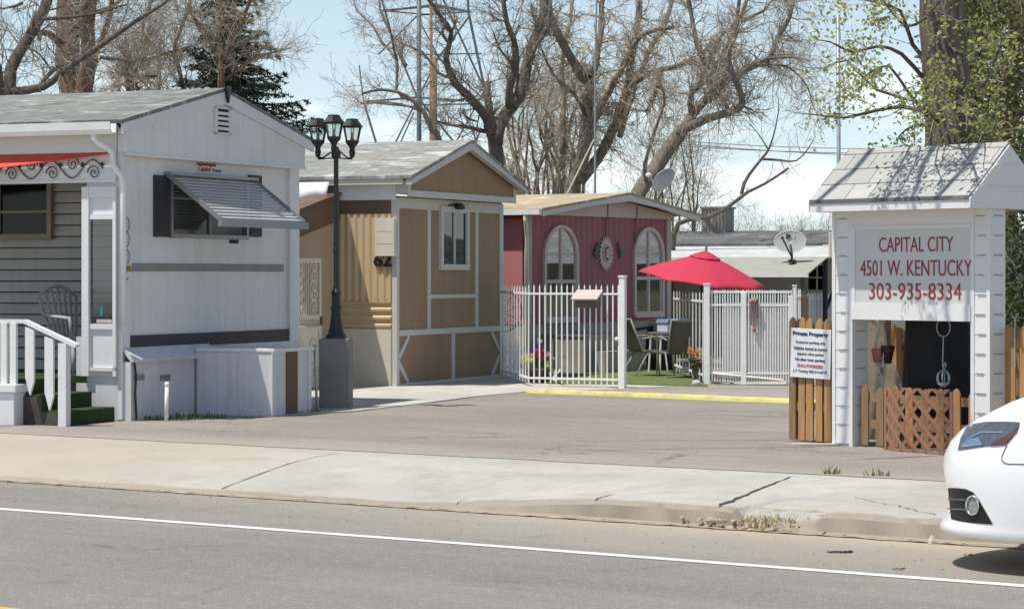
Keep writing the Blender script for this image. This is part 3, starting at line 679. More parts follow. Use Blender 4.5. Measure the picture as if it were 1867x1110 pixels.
for k, (dx, dy, dz) in enumerate(((0.0, -.20, .045), (.185, .1, .015), (-.235, .08, .02))):
    c = Vector((dx, dy, 0)); lantern((c.x, c.y, zt+dz+.012), .92)
    if 1:
        a = MB(); a.tube([(0, 0, zt-.06), (c.x*.3, c.y*.3, zt-.03), (c.x*.7, c.y*.7, zt-.095), (c.x*.97, c.y*.97, zt-.09)], .010, 6); a.tube([(0, 0, zt-.10), (c.x, c.y, zt-.11)], .009, 6); a.build('arm', BLACKM, lp, smooth=True)
a = MB(); a.lathe([(.03, -.12), (.055, -.10), (.06, -.02), (.03, .02)], 10, (0, 0, zt)); a.build('hub', BLACKM, lp)
# ================================================================== tan trailer
T2 = Fr(G(722, 706), 66.2); W2 = 3.78; L2 = 12.0
t2 = thing('mobile_home', 'tan mobile home with off-white battens and a corrugated side, second from the road', 'mobile home', T2.o, T2.a)
w = MB(); w.box(0, W2, 0, L2, .0, 2.78); w.build('wall', TAN, t2)
PJ = -.18; AX = W2/2+.04
def q2(px, py, y=0): return T2.f(px, py, y)
g = MB(); g.prism([(0, 2.80), (W2+.1, 2.80), (W2+.1, 3.08), (AX, 3.60), (0, 3.08)], PJ, .0, 'y'); g.build('gable', TAN, t2)
tr = MB()
tr.box(-.0, W2+.1, PJ-.02, PJ, 2.765, 2.86); tr.box(-.01, .09, PJ-.018, PJ-.001, 2.86, 3.10); tr.box(W2+.02, W2+.11, PJ-.018, PJ-.001, 2.86, 3.10)
tr.box(-.012, .07, -.02, .07, 0, 2.75); tr.box(W2-.12, W2+.01, -.02, -.001, 0, 2.75); tr.box(.07, W2-.12, -.015, -.001, 2.60, 2.76)
yb = T2.f(820, 603)[1]; tr.box(.07, W2-.12, -.026, -.001, yb-.04, yb+.045)
for px in (781, 868): x = q2(px, 480)[0]; tr.box(x-.05, x+.05, -.018, -.001, yb+.045, 2.60)
xa = q2(781, 540)[0]; xb = q2(868, 540)[0]; zc = T2.f(825, 540)[1]; tr.box(xa+.05, xb-.05, -.016, -.001, zc-.03, zc+.03)
xm = q2(825, 650)[0]; tr.box(xm-.055, xm+.055, -.018, -.001, .03, yb-.04)
for x0, sg in ((.07, 1), (W2-.12, -1)):
    X0 = x0 if sg > 0 else x0; tr.bar((X0-.01*sg, -.012, yb-.36), (X0+.32*sg, -.012, yb-.05), .02, .07); tr.bar((X0-.01*sg, -.012, .36), (X0+.30*sg, -.012, .05), .02, .07)
tr.box(.05, W2-.1, -.03, -.001, .0, .05)
tr.build('batten', TRIMG, t2)
rf = MB()
for x0 in (-.18, W2+.30): rf.prism([(x0, 3.02 if x0 < 0 else 2.98), (AX, 3.64), (AX, 3.68), (x0, 3.065 if x0 < 0 else 3.02)], PJ-.16, L2+.2, 'y')
rf.build('roof', SH_GREY2, t2)
rk = MB()
for x0 in (-.16, W2+.28): rk.prism([(x0, 2.93), (AX, 3.53), (AX, 3.635), (x0, 3.01)], PJ-.15, PJ-.06, 'y')
rk.box(-.02, .0, PJ, 0, 2.8, 3.06); rk.build('rake_board', TRIMG, t2)
fa = MB(); fa.box(-.16, -.12, PJ, L2, 2.94, 3.02); fa.box(-.12, .0, PJ, L2, 2.97, 3.0); fo_ = fa.build('fascia', CREAM, t2)
fa = MB(); fa.box(-.03, -.001, .0, .98, 2.72, 2.97); fa.build('fascia_sheet', WHITE2, t2)
fa = MB(); fa.grid(lambda u, v: (-.26-.10*math.sin(v*PI)+.02*math.sin(u*31+v*4)+.03*noise.noise(Vector((u*6, v*3, 1))), .95+4*u, 2.62+.36*v+.03*math.sin(u*22)*(1-v)), 60, 8); fa.build('roof_tarp', METALW, t2, smooth=True, solid=.01)
# side wall: horizontal band, vertical corrugations, low horizontal ribs, skirting
sd = MB(); z1 = T2.side(690, 390, 0)[1]; z2 = T2.side(690, 550, 0)[1]; z3 = T2.side(690, 600, 0)[1]
corr(sd, 'x', -.018, .07, 2.2, z2, z1, .115, .008); corr(sd, 'x', -.018, .07, 2.2, z3, z2, .115, .014, vertical=False); sd.build('side_cladding', TANL, t2)
b = MB(); b.box(-.012, -.001, .07, L2, z1, 2.72); b.build('side_band', BROWN, t2)
b = MB(); b.box(-.03, -.001, .07, 2.4, 0, z3); b.box(-.012, -.001, 2.2, L2, z3, z1); b.build('skirting', CREAM, t2)
b = MB(); b.box(W2, W2+.012, 0, L2, 0, 2.7); b.build('side_board', TANF, t2)
# window, light, meter box, digits
x0, x1, za, zb = T2.frect(804, 388, 847, 482, 0)
front_window(t2, x0, x1, za, zb, -.02, cols=2, fw=.085, frame=TRIMG, glass=GLASS, curtain=[(.05, .4)])
b = MB(); xc, zc = q2(838, 376, -.1); b.lathe([(.02, .05), (.06, .03), (.09, -.04), (.04, -.05)], 8, (xc, -.10, zc)); b.bar((xc, 0, zc+.03), (xc, -.10, zc+.03), .03, .03); b.bar((xc-.22, -.02, zc+.01), (xc, -.06, zc+.02), .02, .02); b.build('wall_light', M('rusty_lamp', (.07, .045, .03), .3, 9), t2)
ya, yb_, za, zb = T2.srect(684, 398, 719, 467, -.1); b = MB(); b.box(-.11, -.03, ya, yb_, za, zb)
for k in (1, 2): zz = za+(zb-za)*k/3; b.box(-.114, -.11, ya+.03, yb_-.03, zz-.003, zz+.003)
b.build('meter_box', CREAM, t2, bevel=.006)
yc, zc = T2.side(698, 474, -.04); text('house_number', '62', .26, BLACKM, t2, (-.045, yc, zc-.01), SR, 1.15, .008, ext=.006)
v = MB(); v.lathe([(.09, 0), (.09, .10), (.13, .105), (.13, .16), (.0, .18)], 10); vp = W(668, 262, 37.5); q = T2.loc(vp); v2 = MB(); v2.lathe([(.12, -.12), (.12, .04), (.16, .045), (.16, .10), (.01, .13)], 10, (AX-.25, 3.1, 3.66)); v2.build('roof_vent', STEEL, t2)
# lean-to room on its left flank
ln = MB(); LY = .93
ln.prism([(-1.75, 0), (-.032, 0), (-.032, 2.74), (-1.75, 2.36)], LY, 5.0, 'y'); ln.build('side_room', TANF, t2)
ln = MB(); ln.prism([(-1.8, 2.05), (-.04, 2.43), (-.04, 2.80), (-1.8, 2.42)], LY-.03, LY-.002, 'y'); ln.prism([(-1.85, 2.405), (-.035, 2.80), (-.035, 2.84), (-1.85, 2.445)], LY-.06, 5.05, 'y'); ln.build('side_room_roof_board', BROWN, t2)
# ornate security door
dr = thing('security_door', 'ornate cream wrought-metal security door leaning by the tan side room', 'security door', (0, 0, 0))
dx0, dx1, dz0, dz1 = T2.frect(531, 471, 584, 704, LY-.25)
dr.location = T2.w(dx0, LY-.25, 0); dr.rotation_euler = (0, 0, T2.a); dw = dx1-dx0; z0 = .04; z1 = dz1
IV = M('ivory_metal', (.60, .55, .46), .06, 6, .5, .05)
f = MB(); f.box(0, .06, -.02, .02, z0, z1); f.box(dw-.06, dw, -.02, .02, z0, z1); f.box(.06, dw-.06, -.02, .02, z1-.06, z1); f.box(.06, dw-.06, -.02, .02, z0, z0+.08)
zm = T2.f(560, 578, LY-.25)[1]; zn = T2.f(560, 600, LY-.25)[1]; f.box(.06, dw-.06, -.02, .02, zm-.03, zm+.03); f.box(.06, dw-.06, -.02, .02, zn-.03, zn+.03); f.build('frame', IV, dr)
f = MB(); f.box(.06, dw-.06, .004, .01, z0+.08, zn-.03); f.build('kick_panel', CREAM, dr)
s = MB()
for k in range(1, 12): x = .06+(dw-.12)*k/12; s.box(x-.008, x+.008, -.008, .0, zm+.03, z1-.06)
for cx in (.26, .74):
    for j in range(5):
        zc = zm+.15+(z1-zm-.25)*j/4.2; sg = 1 if j % 2 else -1
        s.tube([(cx*dw+sg*.10*(1-k/22)*math.cos(k*.42), -.012, zc+.12*(1-k/22)*math.sin(k*.42)) for k in range(20)], .016, 5)
for a in range(24): x = .07+(dw-.14)*a/23; s.tube([(x, -.01, zn+.03), (x+.03, -.01, (zn+zm)/2), (x, -.01, zm-.03)], .008, 4)
for cx in (.26, .74):
    for j in range(2):
        s.tube([(cx*dw+.12*(1-k/22)*math.cos(k*.42), -.004, zn-.25-.35*j+.14*(1-k/22)*math.sin(k*.42)) for k in range(20)], .013, 5)
s.build('scrollwork', IV, dr)
b = MB(); b.box(dw-.05, dw-.015, -.05, -.02, zm-.12, zm+.0); b.build('handle', M('brown_lock', (.2, .1, .05), .1, metal=.5), dr)

# ================================================================== pink trailer
T3 = Fr(Vector((.243, 40.5, 0)), 54.5); W3 = 4.42; L3 = 12.0
t3 = thing('mobile_home', 'dusty pink mobile home with two tall arched windows and a sun ornament', 'mobile home', T3.o, T3.a)
w = MB(); w.box(0.02, W3, .02, L3, .82, 2.66); w.build('wall', PINK, t3)
w = MB(); corr(w, 'y', .004, .02, W3, .86, 2.66, .17, .007); w.build('front_cladding', PINK, t3)
b = MB(); b.box(-.012, .02, .08, L3, .82, 2.55); b.box(-.016, -.012, .66, .68, .82, 2.5); b.build('side_panel', PINKL, t3)
b = MB(); b.box(0, W3, .03, L3, 0, .82); b.build('skirting', M('grey_tan_skirting', (.36, .34, .29), .1, 2, .8, dirt=.3), t3)
AX3 = W3*.56
g = MB(); g.prism([(-.02, 2.62), (W3+.02, 2.62), (W3+.02, 2.70), (AX3, 2.95), (-.02, 2.70)], -.06, .03, 'y'); g.build('gable', PINKW, t3)
rf = MB()
for x0 in (-.15, W3+.42): rf.prism([(x0, 2.68), (AX3, 3.01), (AX3, 3.04), (x0, 2.715)], -.42, L3+.2, 'y')
rf.build('roof', SH_TAN, t3)
rk = MB()
for x0 in (-.13, W3+.40): rk.prism([(x0, 2.58), (AX3*.6+x0*.4 if x0 < 0 else AX3+(x0-AX3)*.4, 2.80), (AX3, 2.89), (AX3, 3.005), (x0, 2.675)], -.41, -.36, 'y')
rk.build('rake_board', TRIMG, t3)
g = MB(); g.box(-.23, -.15, -.40, L3, 2.61, 2.70); g.build('gutter', METALW, t3)
g = MB(); x_, z_ = 0, 0; g.tube([(-.19, -.1, 2.62), (-.18, -.1, 2.5), (-.12, -.07, 2.36), (-.08, -.06, 2.2), (-.08, -.06, .1)], .036, 8); g.build('downspout', CREAM, t3, smooth=True)
g = MB(); g.box(-.03, .10, -.03, .03, 0, 2.6); g.box(W3-.12, W3+.02, -.03, .03, 0, 2.6); g.build('corner_board', M('sage_corner', (.42, .40, .33), .1, 4), t3)
for xx in (.57, .78):
    g = MB(); x = W3*xx-.2; g.tube([(x, -.07, 2.84), (x, -.07, 2.64), (x, -.03, 2.60), (x, -.015, 1.95)], .007, 4); g.build('cable', DARK, t3)
def arch_window(px0, px1, ptop, pbot, ptr):
    x0, x1, z0, zt = T3.frect(px0, ptop, px1, pbot, 0); zs = T3.f((px0+px1)/2, ptr, 0)[1]; cx = (x0+x1)/2; r = (x1-x0)/2; ht = r*1.02; zc = zt-ht; fw = .065
    def A(rr, rh, n=18): return [(cx+rr*math.cos(PI*i/n), zc+rh*math.sin(PI*i/n)) for i in range(n+1)]
    f = MB(); o_ = A(r, ht); i_ = A(r-fw, ht-fw)
    o_ = [(x1, z0)]+o_+[(x0, z0)]; i_ = [(x1-fw, z0+fw*.8)]+i_+[(x0+fw, z0+fw*.8)]
    n = len(o_)
    for y0, y1 in ((-.05, .03),):
        vs = [(p[0], y0, p[1]) for p in o_]+[(p[0], y0, p[1]) for p in i_]+[(p[0], y1, p[1]) for p in o_]+[(p[0], y1, p[1]) for p in i_]
        fs = []
        for k in range(n):
            k2 = (k+1) % n; fs += [(k, k2, n+k2, n+k), (2*n+k, 3*n+k, 3*n+k2, 2*n+k2), (k, 2*n+k, 2*n+k2, k2), (n+k, n+k2, 3*n+k2, 3*n+k)]
        f.add(vs, fs)
    f.box(cx-.025, cx+.025, -.035, .0, z0+fw*.8, zt-fw); f.box(x0+fw, x1-fw, -.04, 0, zs-.03, zs+.03)
    for xx in (x0+fw, x1-fw-.03): f.box(xx, xx+.03, -.032, 0, z0+fw*.8, zs)
    f.box(x0+.02, x1-.02, -.07, .03, z0-.05, z0)
    fo = f.build('window', PINKW, t3)
    p = MB(); p.prism(i_[::-1], -.012, -.008, 'y'); p.build('pane', GLASS, fo)
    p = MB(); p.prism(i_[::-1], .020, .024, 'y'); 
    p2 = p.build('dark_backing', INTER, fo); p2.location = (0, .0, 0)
    for a, b2 in ((.12, .36), (.62, .88)):
        cu = MB(); corr(cu, 'y', .006, x0+(x1-x0)*a, x0+(x1-x0)*b2, z0+.1, zs-.03, .06, .006); cu.build('curtain', CURT, fo)
arch_window(989, 1052, 410, 583, 513); arch_window(1153, 1208, 414, 573, 507)
# sun ornament with leaf flanks
sx, sz = T3.f(1103, 462, 0)
sun_s = .78
sn = thing('sun_ornament', 'pale metal sun face ornament hung between the arched windows', 'ornament', T3.w(sx, -.02, sz), T3.a)
b = MB(); n = 22; out = []
for i in range(2*n): rr = .30 if i % 2 == 0 else .215; a = PI*i/n+(.06 if i % 2 == 0 else 0); out.append((rr*math.cos(a), rr*math.sin(a)))
b.prism(out, -.012, .0, 'y'); b.build('rays', PINKW, sn)
b = MB(); b.tube([(.135*math.cos(2*PI*i/24), -.02, .135*math.sin(2*PI*i/24)) for i in range(24)], .02, 6, closed=True); b.lathe([(.0, 0), (.08, 0), (.08, .02), (0, .05)], 12); 
b.build('face_ring', PINKW, sn)
b = MB(); b.prism([(.115*math.cos(2*PI*i/20), .115*math.sin(2*PI*i/20)) for i in range(20)], -.016, -.0125, 'y'); b.build('face_shade', M('ornament_dark', (.10, .09, .09), .2), sn)
b = MB(); b.prism([(.07*math.cos(2*PI*i/20), .085*math.sin(2*PI*i/20)) for i in range(20)], -.045, -.017, 'y'); b.build('face', PINKW, sn)
sn.scale = (sun_s, 1, 1.05)
VERD = M('verdigris_metal', (.13, .19, .165), .3, 9, .6)
for k, (px, lab) in enumerate(((1086, 'verdigris lizard ornament on the left of the sun ornament'), (1127, 'verdigris lizard ornament on the right of the sun ornament'))):
    lx, lz = T3.f(px, 458, 0); lo = thing('lizard_ornament', lab, 'ornament', T3.w(lx, -.02, lz), T3.a)
    s = 1 if k else -1; b = MB()
    b.tube([(-.05*s, -.01, .16), (-.02*s, -.015, .08), (.05*s, -.015, 0), (.05*s, -.01, -.08), (.0, -.01, -.15)], [.012, .03, .036, .024, .004], 6)
    b.build('body', VERD, lo, smooth=True)
    for (a, z) in ((.1, .05), (-.06, .04), (.12, -.05), (-.02, -.06)): b = MB(); b.tube([(.02*s, -.01, z), (a*s, -.01, z+.03)], [.012, .006], 5); b.build('leg', VERD, lo)

# dish on the pink roof, antenna mast with brace
d1 = thing('satellite_dish', 'grey satellite dish seen from behind on the pink trailer roof edge', 'satellite dish', T3.w(W3*.86, -.30, 2.83), 0)
def dish(parent, R, M4, mat, elong=1.0, depth=.09):
    b = MB(); n = 28; rings = 6
    for side, off in ((0, 0), (1, -.012)):
        vs = [M4@Vector((0, off, 0))]
        for i in range(1, rings+1):
            for j in range(n):
                a = 2*PI*j/n; r = R*i/rings; vs.append(M4@Vector((r*math.cos(a)*elong, -depth*(i/rings)**2+off*-1*side+off, r*math.sin(a))))
        fs = [(0, 1+(j+1) % n, 1+j) for j in range(n)]
        for i in range(rings-1):
            for j in range(n): a0 = 1+i*n+j; a1 = 1+i*n+(j+1) % n; fs.append((a0, a1, a1+n, a0+n))
        b.add(vs, fs)
    rim = [M4@Vector((R*math.cos(2*PI*j/n)*elong, -depth, R*math.sin(2*PI*j/n))) for j in range(n)]
    b.tube(rim, .009, 5, closed=True); return b.build('reflector', mat, parent, smooth=True)
def look(y_dir, up=(0, 0, 1), t=(0, 0, 0)):
    y = Vector(y_dir).normalized(); x = y.cross(Vector(up)).normalized(); z = x.cross(y)
    m = Matrix((x, y, z)).transposed().to_4x4(); m.translation = Vector(t); return m
# reflector normal (bowl opens along -Y of its frame)
mm = look((.62, -.55, -.55), t=(.03, .05, .42)); dish(d1, .235, mm, DISHG, 1.1)
b = MB(); b.tube([(0, 0, -.06), (0, 0, .12), (.03, .0, .30)], .02, 8); b.tube([(.0, -.12, -.03), (.02, 0, .22)], .012, 6); b.build('mast', METALW, d1, smooth=True)
b = MB(); c0 = mm@Vector((0, -.02, -.24)); c1 = mm@Vector((0, -.42, -.10)); b.tube([c0, c1], .011, 6); b.build('arm', GREYM, d1)
b = MB(); b.blob(c1, .05, 4, jit=0, sq=(1.2, 1, .8)); b.build('feedhorn', METALW, d1, smooth=True)
an = thing('antenna_mast', 'tall thin antenna mast braced on the ridge of the pink trailer', 'antenna', T3.w(AX3, .3, 3.02), 0)
b = MB(); b.tube([(0, 0, 0), (0, 0, 2.1), (.03, 0, 3.4)], [.022, .02, .016], 6); b.build('pole', GREYM, an)
b = MB(); b.tube([(-.55, 0, -.12), (-.02, 0, .95)], .014, 5); b.build('brace', CREAM, an)

# ================================================================== far grey trailer with patio roof
T4 = Fr(Vector((7.35, 49.0, 0)), 66.0); W4 = 4.0; L4 = 9.0
t4 = thing('mobile_home', 'low grey mobile home with mossy dark roof and pale patio cover behind the fences', 'mobile home', T4.o, T4.a)
SAGE = streaked('sage_grey_siding', (.52, .50, .42), .2, (.2, .2, .16))
w = MB(); w.box(0, W4, 0, L4, 0, 2.25)
for k in range(8): w.box(-.008, 0, .0+k*.6, .02+k*.6, 0, 2.2)
w.build('wall', SAGE, t4)
rf = MB()
for x0 in (-.15, W4+.15): rf.prism([(x0, 2.22), (W4/2, 2.50), (W4/2, 2.56), (x0, 2.27)], -.2, L4+.2, 'y')
rf.build('roof', SH_DARK, t4)
w = MB(); w.prism([(0, 2.25), (W4, 2.25), (W4/2, 2.5)], .0, .05, 'y'); w.build('gable', SAGE, t4)
pr = MB(); pr.prism([(0, 2.19), (-1.9, 1.94), (-1.9, 1.97), (0, 2.23)], .55, L4+.5, 'y'); pr.build('patio_roof', M('pale_metal_roof', (.56, .57, .55), .08, 3, .5, .1, dirt=.25, dsc=2), t4)
pr = MB(); pr.prism([(-1.9, 1.955), (-3.3, 1.60), (-3.3, 1.63), (-1.9, 1.975)], .55, L4+.5, 'y'); pr.build('patio_awning', M('olive_metal_awning', (.33, .34, .27), .08, 3, .6), t4)
pr = MB(); pr.box(-3.34, -3.29, .5, L4+.5, 1.585, 1.64); pr.build('patio_gutter', METALW, t4)
for y in (.6, 2.6, 5.2): pp = MB(); pp.box(-3.26, -3.18, y, y+.07, 0, 1.6); pp.build('patio_post', M('dark_green_post', (.09, .09, .075), .1), t4)
pp = MB(); pp.box(-1.75, -1.66, .62, .70, 0, 1.95); pp.bar((-1.72, .66, .9), (-.1, .66, 2.1), .05, .05); pp.build('brace_post', DARK, t4)
ya, yb_, za, zb = T4.srect(1474, 484, 1507, 528, 0)
front_window(t4, ya, yb_, za, zb, -.02, cols=2, fw=.05, frame=M('cream_window', (.5, .49, .42), .05), glass=DGLASS, side=True, hfrac=(.5,), interior=False)
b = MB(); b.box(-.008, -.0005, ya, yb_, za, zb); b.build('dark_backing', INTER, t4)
cp = T4.loc(W(1320, 404, 53.0))
cb = thing('swamp_cooler', 'weathered louvred evaporative cooler box on the far grey roof', 'cooler', T4.w(W4/2, cp.y, 2.50), T4.a)
b = MB(); b.box(-.30, .30, -.30, .22, .0, .55); b.box(-.33, .33, -.33, .25, .53, .57)
for k in range(6): b.box(-.315, -.30, -.26+k*.075, -.235+k*.075, .05, .5)
b.build('casing', M('weathered_cooler', (.33, .29, .25), .2, 6, .8, .2, stretch=(4, 4, .5), dirt=.4), cb)
d2 = thing('satellite_dish', 'white oval satellite dish with a dark emblem on the pale patio cover', 'satellite dish', W(1444, 475, 47.2), 0)
mm = look((.35, 1, -.12), t=(-.02, .10, .36)); dish(d2, .215, mm, DISHW, 1.42, .022)
b = MB(); b.lathe([(.09, -.04), (.08, .01), (.03, .03)], 8); b.tube([(0, 0, -.02), (0, .02, .12), (-.02, .10, .30)], .022, 8); b.build('mast', DARK, d2, smooth=True)
b = MB(); c0 = mm@Vector((0, -.02, -.20)); c1 = mm@Vector((-.09, -.30, .04)); b.tube([Vector((0, .02, .06)), c1], .016, 6); b.blob(c1, .03, 4, jit=0); b.build('feed_arm', DARK, d2)
b = MB()
def em(poly, o=-.03): b.add([mm@Vector((x, o, z)) for x, z in poly], [tuple(range(len(poly)))])
em([(-.08, .155)]+[(-.08+.10*math.cos(a), .10+.055*math.sin(a)) for a in [PI/2-i*PI/8 for i in range(9)]]+[(-.08, .045)]); em([(.03, .05), (.10, .04), (.115, .12), (.105, .12), (.09, .055)])
b.build('emblem', SHUT, d2)
ub = thing('utility_box', 'cream metal utility box on the far edge beside the sign structure', 'utility box', T4.w(-.30, .1, 1.95), 0)
q = W(1519, 447, 46.5); ub.location = q
b = MB(); b.box(-.075, .11, -.07, .07, -.24, .24); b.build('casing', CREAM, ub, bevel=.01)
b = MB(); b.tube([(-.20, 0, 0), (-.07, 0, 0)], .014, 6); b.tube([(.02, .0, -.24), (.02, 0, -2.0)], .02, 6); b.build('conduit', CREAM, ub)

# ================================================================== white iron fences
IRON = M('white_iron_paint', (.84, .84, .82), .05, 5, .45, .05, dirt=.2, dcol=(.4, .38, .33), dsc=8)
def iron_fence(label, P, Q, n, ztop, rails, zbot=.07, w=.017, group=None, posts=(), name='iron_fence', pw=.06, pz=1.55, spear=True):
    P = Vector(P); Q = Vector(Q); d = Q-P; L = d.length; a = math.atan2(d.y, d.x)
    r = thing(name, label, 'fence', P, a, group)
    for z in rails: rb = MB(); rb.box(0, L, -.014, .014, z-.014, z+.014); rb.build('rail', IRON, r)
    one = None
    for i in range(n+1):
        x = L*i/n
        if one is None:
            b = MB(); b.box(-w/2, w/2, -w/2, w/2, zbot, ztop-.03)
            if spear: b.add([(-w/2, -w/2, ztop-.03), (w/2, -w/2, ztop-.03), (w/2, w/2, ztop-.03), (-w/2, w/2, ztop-.03), (0, 0, ztop+.02)], [(0, 1, 4), (1, 2, 4), (2, 3, 4), (3, 0, 4)])
            one = b.build('picket', IRON, r); o = one
        else: o = one.copy(); col.objects.link(o); o.parent = r
        o.location = (x, R_.uniform(-.003, .003), R_.uniform(-.004, .004)); o.rotation_euler = (0, R_.uniform(-.004, .004), 0)
    for x in posts:
        b = MB(); b.box(x-pw/2, x+pw/2, -pw/2, pw/2, 0, pz); b.box(x-pw/2-.008, x+pw/2+.008, -pw/2-.008, pw/2+.008, pz, pz+.02); b.build('post', IRON, r)
    return r
A = Vector((.24, 35.8, 0)); Bp = Vector((1.52, 35.15, 0)); FG = 'white iron fence runs around the patio'
f1 = iron_fence('white iron fence run beside the flower planter, left of the open gate', A, Bp, 16, 1.48, (1.36, .14), group=FG, posts=(), )
b = MB(); ps_ = (Bp-A).length+.06; b.box(ps_-.04, ps_+.045, -.04, .04, 0, 1.60); b.box(ps_-.05, ps_+.055, -.05, .05, 1.60, 1.625); b.build('post', IRON, f1)
b = MB(); b.blob((ps_-.09, -.01, .72), .03, 4, jit=0); b.build('latch', IRON, f1)
f2 = iron_fence('short white iron fence run closing the corner behind the tan trailer', G(914, 690.5), A, 10, 1.46, (1.36, .14), group=FG)
P2 = Vector((2.86, 36.2, 0))
f3 = iron_fence('white iron fence run behind the flower pot, ending at the tall gate post', Vector((2.65, 40.4, 0)), P2+Vector((-.05, .12, 0)), 9, 1.36, (1.24, .16), group=FG)
P3 = Vector(((1443-CX)/FOC*35.9, 35.9, 0))
f4 = iron_fence('tall dense white iron gate leaf swung open before the slatted panel', P2, P3, 32, 1.44, (1.38, 1.19, .20), group=FG, posts=(0, ), pw=.085, pz=1.49, spear=False)
b = MB(); Lg = (P3-P2).length; b.box(Lg*.44-.035, Lg*.44+.035, -.03, .03, .03, 1.38); b.box(Lg-.04, Lg+.03, -.03, .03, .03, 1.33); b.build('post', IRON, f4)
b = MB(); b.tube([(.1, -.02, .19), (Lg*.9, -.02, .10)], .012, 5); b.build('drop_rod', IRON, f4)
# slatted white panel behind the gate leaf
dv = (P3-P2).normalized(); nv = Vector((-dv.y, dv.x, 0))
pn = thing('vinyl_panel', 'white corrugated plastic screen standing right behind the tall white gate', 'screen', P2+nv*.05+dv*.22, math.atan2(dv.y, dv.x))
b = MB(); corr(b, 'y', 0, 0, Lg-.25, .12, 1.22, .09, .008); b.build('sheet', METALW, pn, solid=.006)
b = MB(); b.box(0, Lg-.25, -.01, .03, 1.19, 1.23); b.box(0, .05, -.01, .03, 0, 1.2); b.box(Lg-.3, Lg-.25, -.01, .03, 0, 1.2); b.build('frame', METALW, pn)
rg = thing('green_screen', 'dark green shade netting strung behind the top of the white gate', 'netting', P2+nv*.12, math.atan2(dv.y, dv.x))
b = MB(); b.grid(lambda u, v: (.12+u*(Lg-.2), .02*math.sin(u*30), 1.05+.30*v+.02*math.sin(u*24)), 60, 3); b.build('net', M('green_netting', (.03, .06, .05), .3, 9, .9), rg, solid=.004)
wc = thing('wind_chime', 'rusty pink wind chime hanging on the tall white gate', 'wind chime', P2+dv*(Lg*.56)-nv*.05+Vector((0, 0, 1.30)), 0)
RU = M('rusty_rose_metal', (.33, .17, .16), .25, 9, .7)
b = MB(); b.lathe([(.02, .0), (.07, -.03), (.075, -.06), (.0, -.065)], 8); b.build('top', RU, wc)
for k in range(6): a = k*PI/3; b = MB(); b.tube([(.055*math.cos(a), .055*math.sin(a)*.5, -.05), (.06*math.cos(a), .05*math.sin(a)*.5, -.32-.04*(k % 3))], .008, 5); b.build('rod', RU, wc)
b = MB(); b.tube([(0, 0, -.05), (.01, 0, -.5)], .004, 4); b.blob((.01, 0, -.46), .035, 4, jit=0); b.build('clapper', RU, wc)
# far fence pieces right of the gate
f5 = iron_fence('white picket fence stub beyond the gate, beside the brown post', G(1474, 655), G(1513, 652), 7, 1.28, (1.17, .3), w=.05, group=FG, spear=True, posts=(1.48,), pz=1.45, pw=.09)
f6 = iron_fence('short white iron fence piece between the gate and the brown post', G(1449, 676), G(1459, 674), 3, 1.38, (1.25, .2), w=.02, group=FG, posts=(0,), pz=1.44)
wp = thing('wooden_post', 'thick weathered brown wooden post behind the cedar fence', 'post', G(1464, 668))
b = MB(); b.box(-.09, .09, -.08, .08, 0, 1.26); b.build('shaft', M('weathered_brown_post', (.17, .12, .085), .2, 4, .9, .4, 30, stretch=(5, 5, .6)), wp, bevel=.01)

# mailbox on the fence
u = (Bp-A).normalized(); mpos = A+u*((1075-963)/167*1.43)-Vector((0, .06, 0)); mb_ = thing('mailbox', 'weathered wall mailbox with a slanted pinkish lid fixed to the iron fence', 'mailbox', mpos, math.atan2(u.y, u.x))
b = MB(); b.box(-.17, .17, -.09, .05, 1.16, 1.33); b.build('box', M('brown_mailbox', (.13, .11, .085), .15, 6), mb_)
b = MB(); b.prism([(-.14, 1.27), (.06, 1.40), (.06, 1.42), (-.15, 1.29)], -.21, .20, 'x'); b.build('lid', PINKW, mb_)
# ================================================================== patio things
um = thing('patio_umbrella', 'open crimson patio umbrella with a double vented top, tilted beside the pink trailer', 'umbrella', G(1278, 690)+Vector((0, 0, 0)), 0)
um.location = ((1280-CX)/FOC*38.6, 38.6, 0)
tilt = Matrix.Translation((0, 0, 1.58))@Matrix.Rotation(math.radians(7), 4, 'X')@Matrix.Rotation(math.radians(7.5), 4, 'Y')@Matrix.Rotation(.12, 4, 'Z')
def canopy(r, z0, h, n=8, sag=.07, r0=0.0, cyc=.10):
    b = MB()
    def P(u, v):
        k = u*n; a = 2*PI*u; fr = k-math.floor(k); seg = 1-.075*math.sin(PI*fr)
        rr = (r0+(r-r0)*v)*seg; z = z0+h*(1-((r0+(r-r0)*v)/r)**1.22)+sag*.35*math.sin(PI*fr)*v*v
        return tilt@Vector((rr*math.cos(a), rr*math.sin(a), z-z0*0))
    b.grid(P, n*6, 8); return b
canopy(1.02, -.02, .40, r0=.10).build('canopy', REDU, um, smooth=True, solid=.008)
canopy(.25, .325, .105, r0=.005, sag=.01).build('vent_top', REDU, um, smooth=True, solid=.008)
b = MB(); b.tube([(-.0, 0, 0), (0, 0, 1.6), tilt@Vector((0, 0, .50))], .019, 8); b.build('pole', CLAY, um, smooth=True)
for k in range(8):
    a = 2*PI*k/8; b = MB(); b.tube([tilt@Vector((.03*math.cos(a), .03*math.sin(a), .36)), tilt@Vector((.99*math.cos(a), .99*math.sin(a), -.04))], .007, 4); b.build('rib', CLAY, um)
b = MB(); b.lathe([(.22, 0), (.22, .05), (.06, .09), (.03, .2)], 14); b.build('base', CLAY, um)

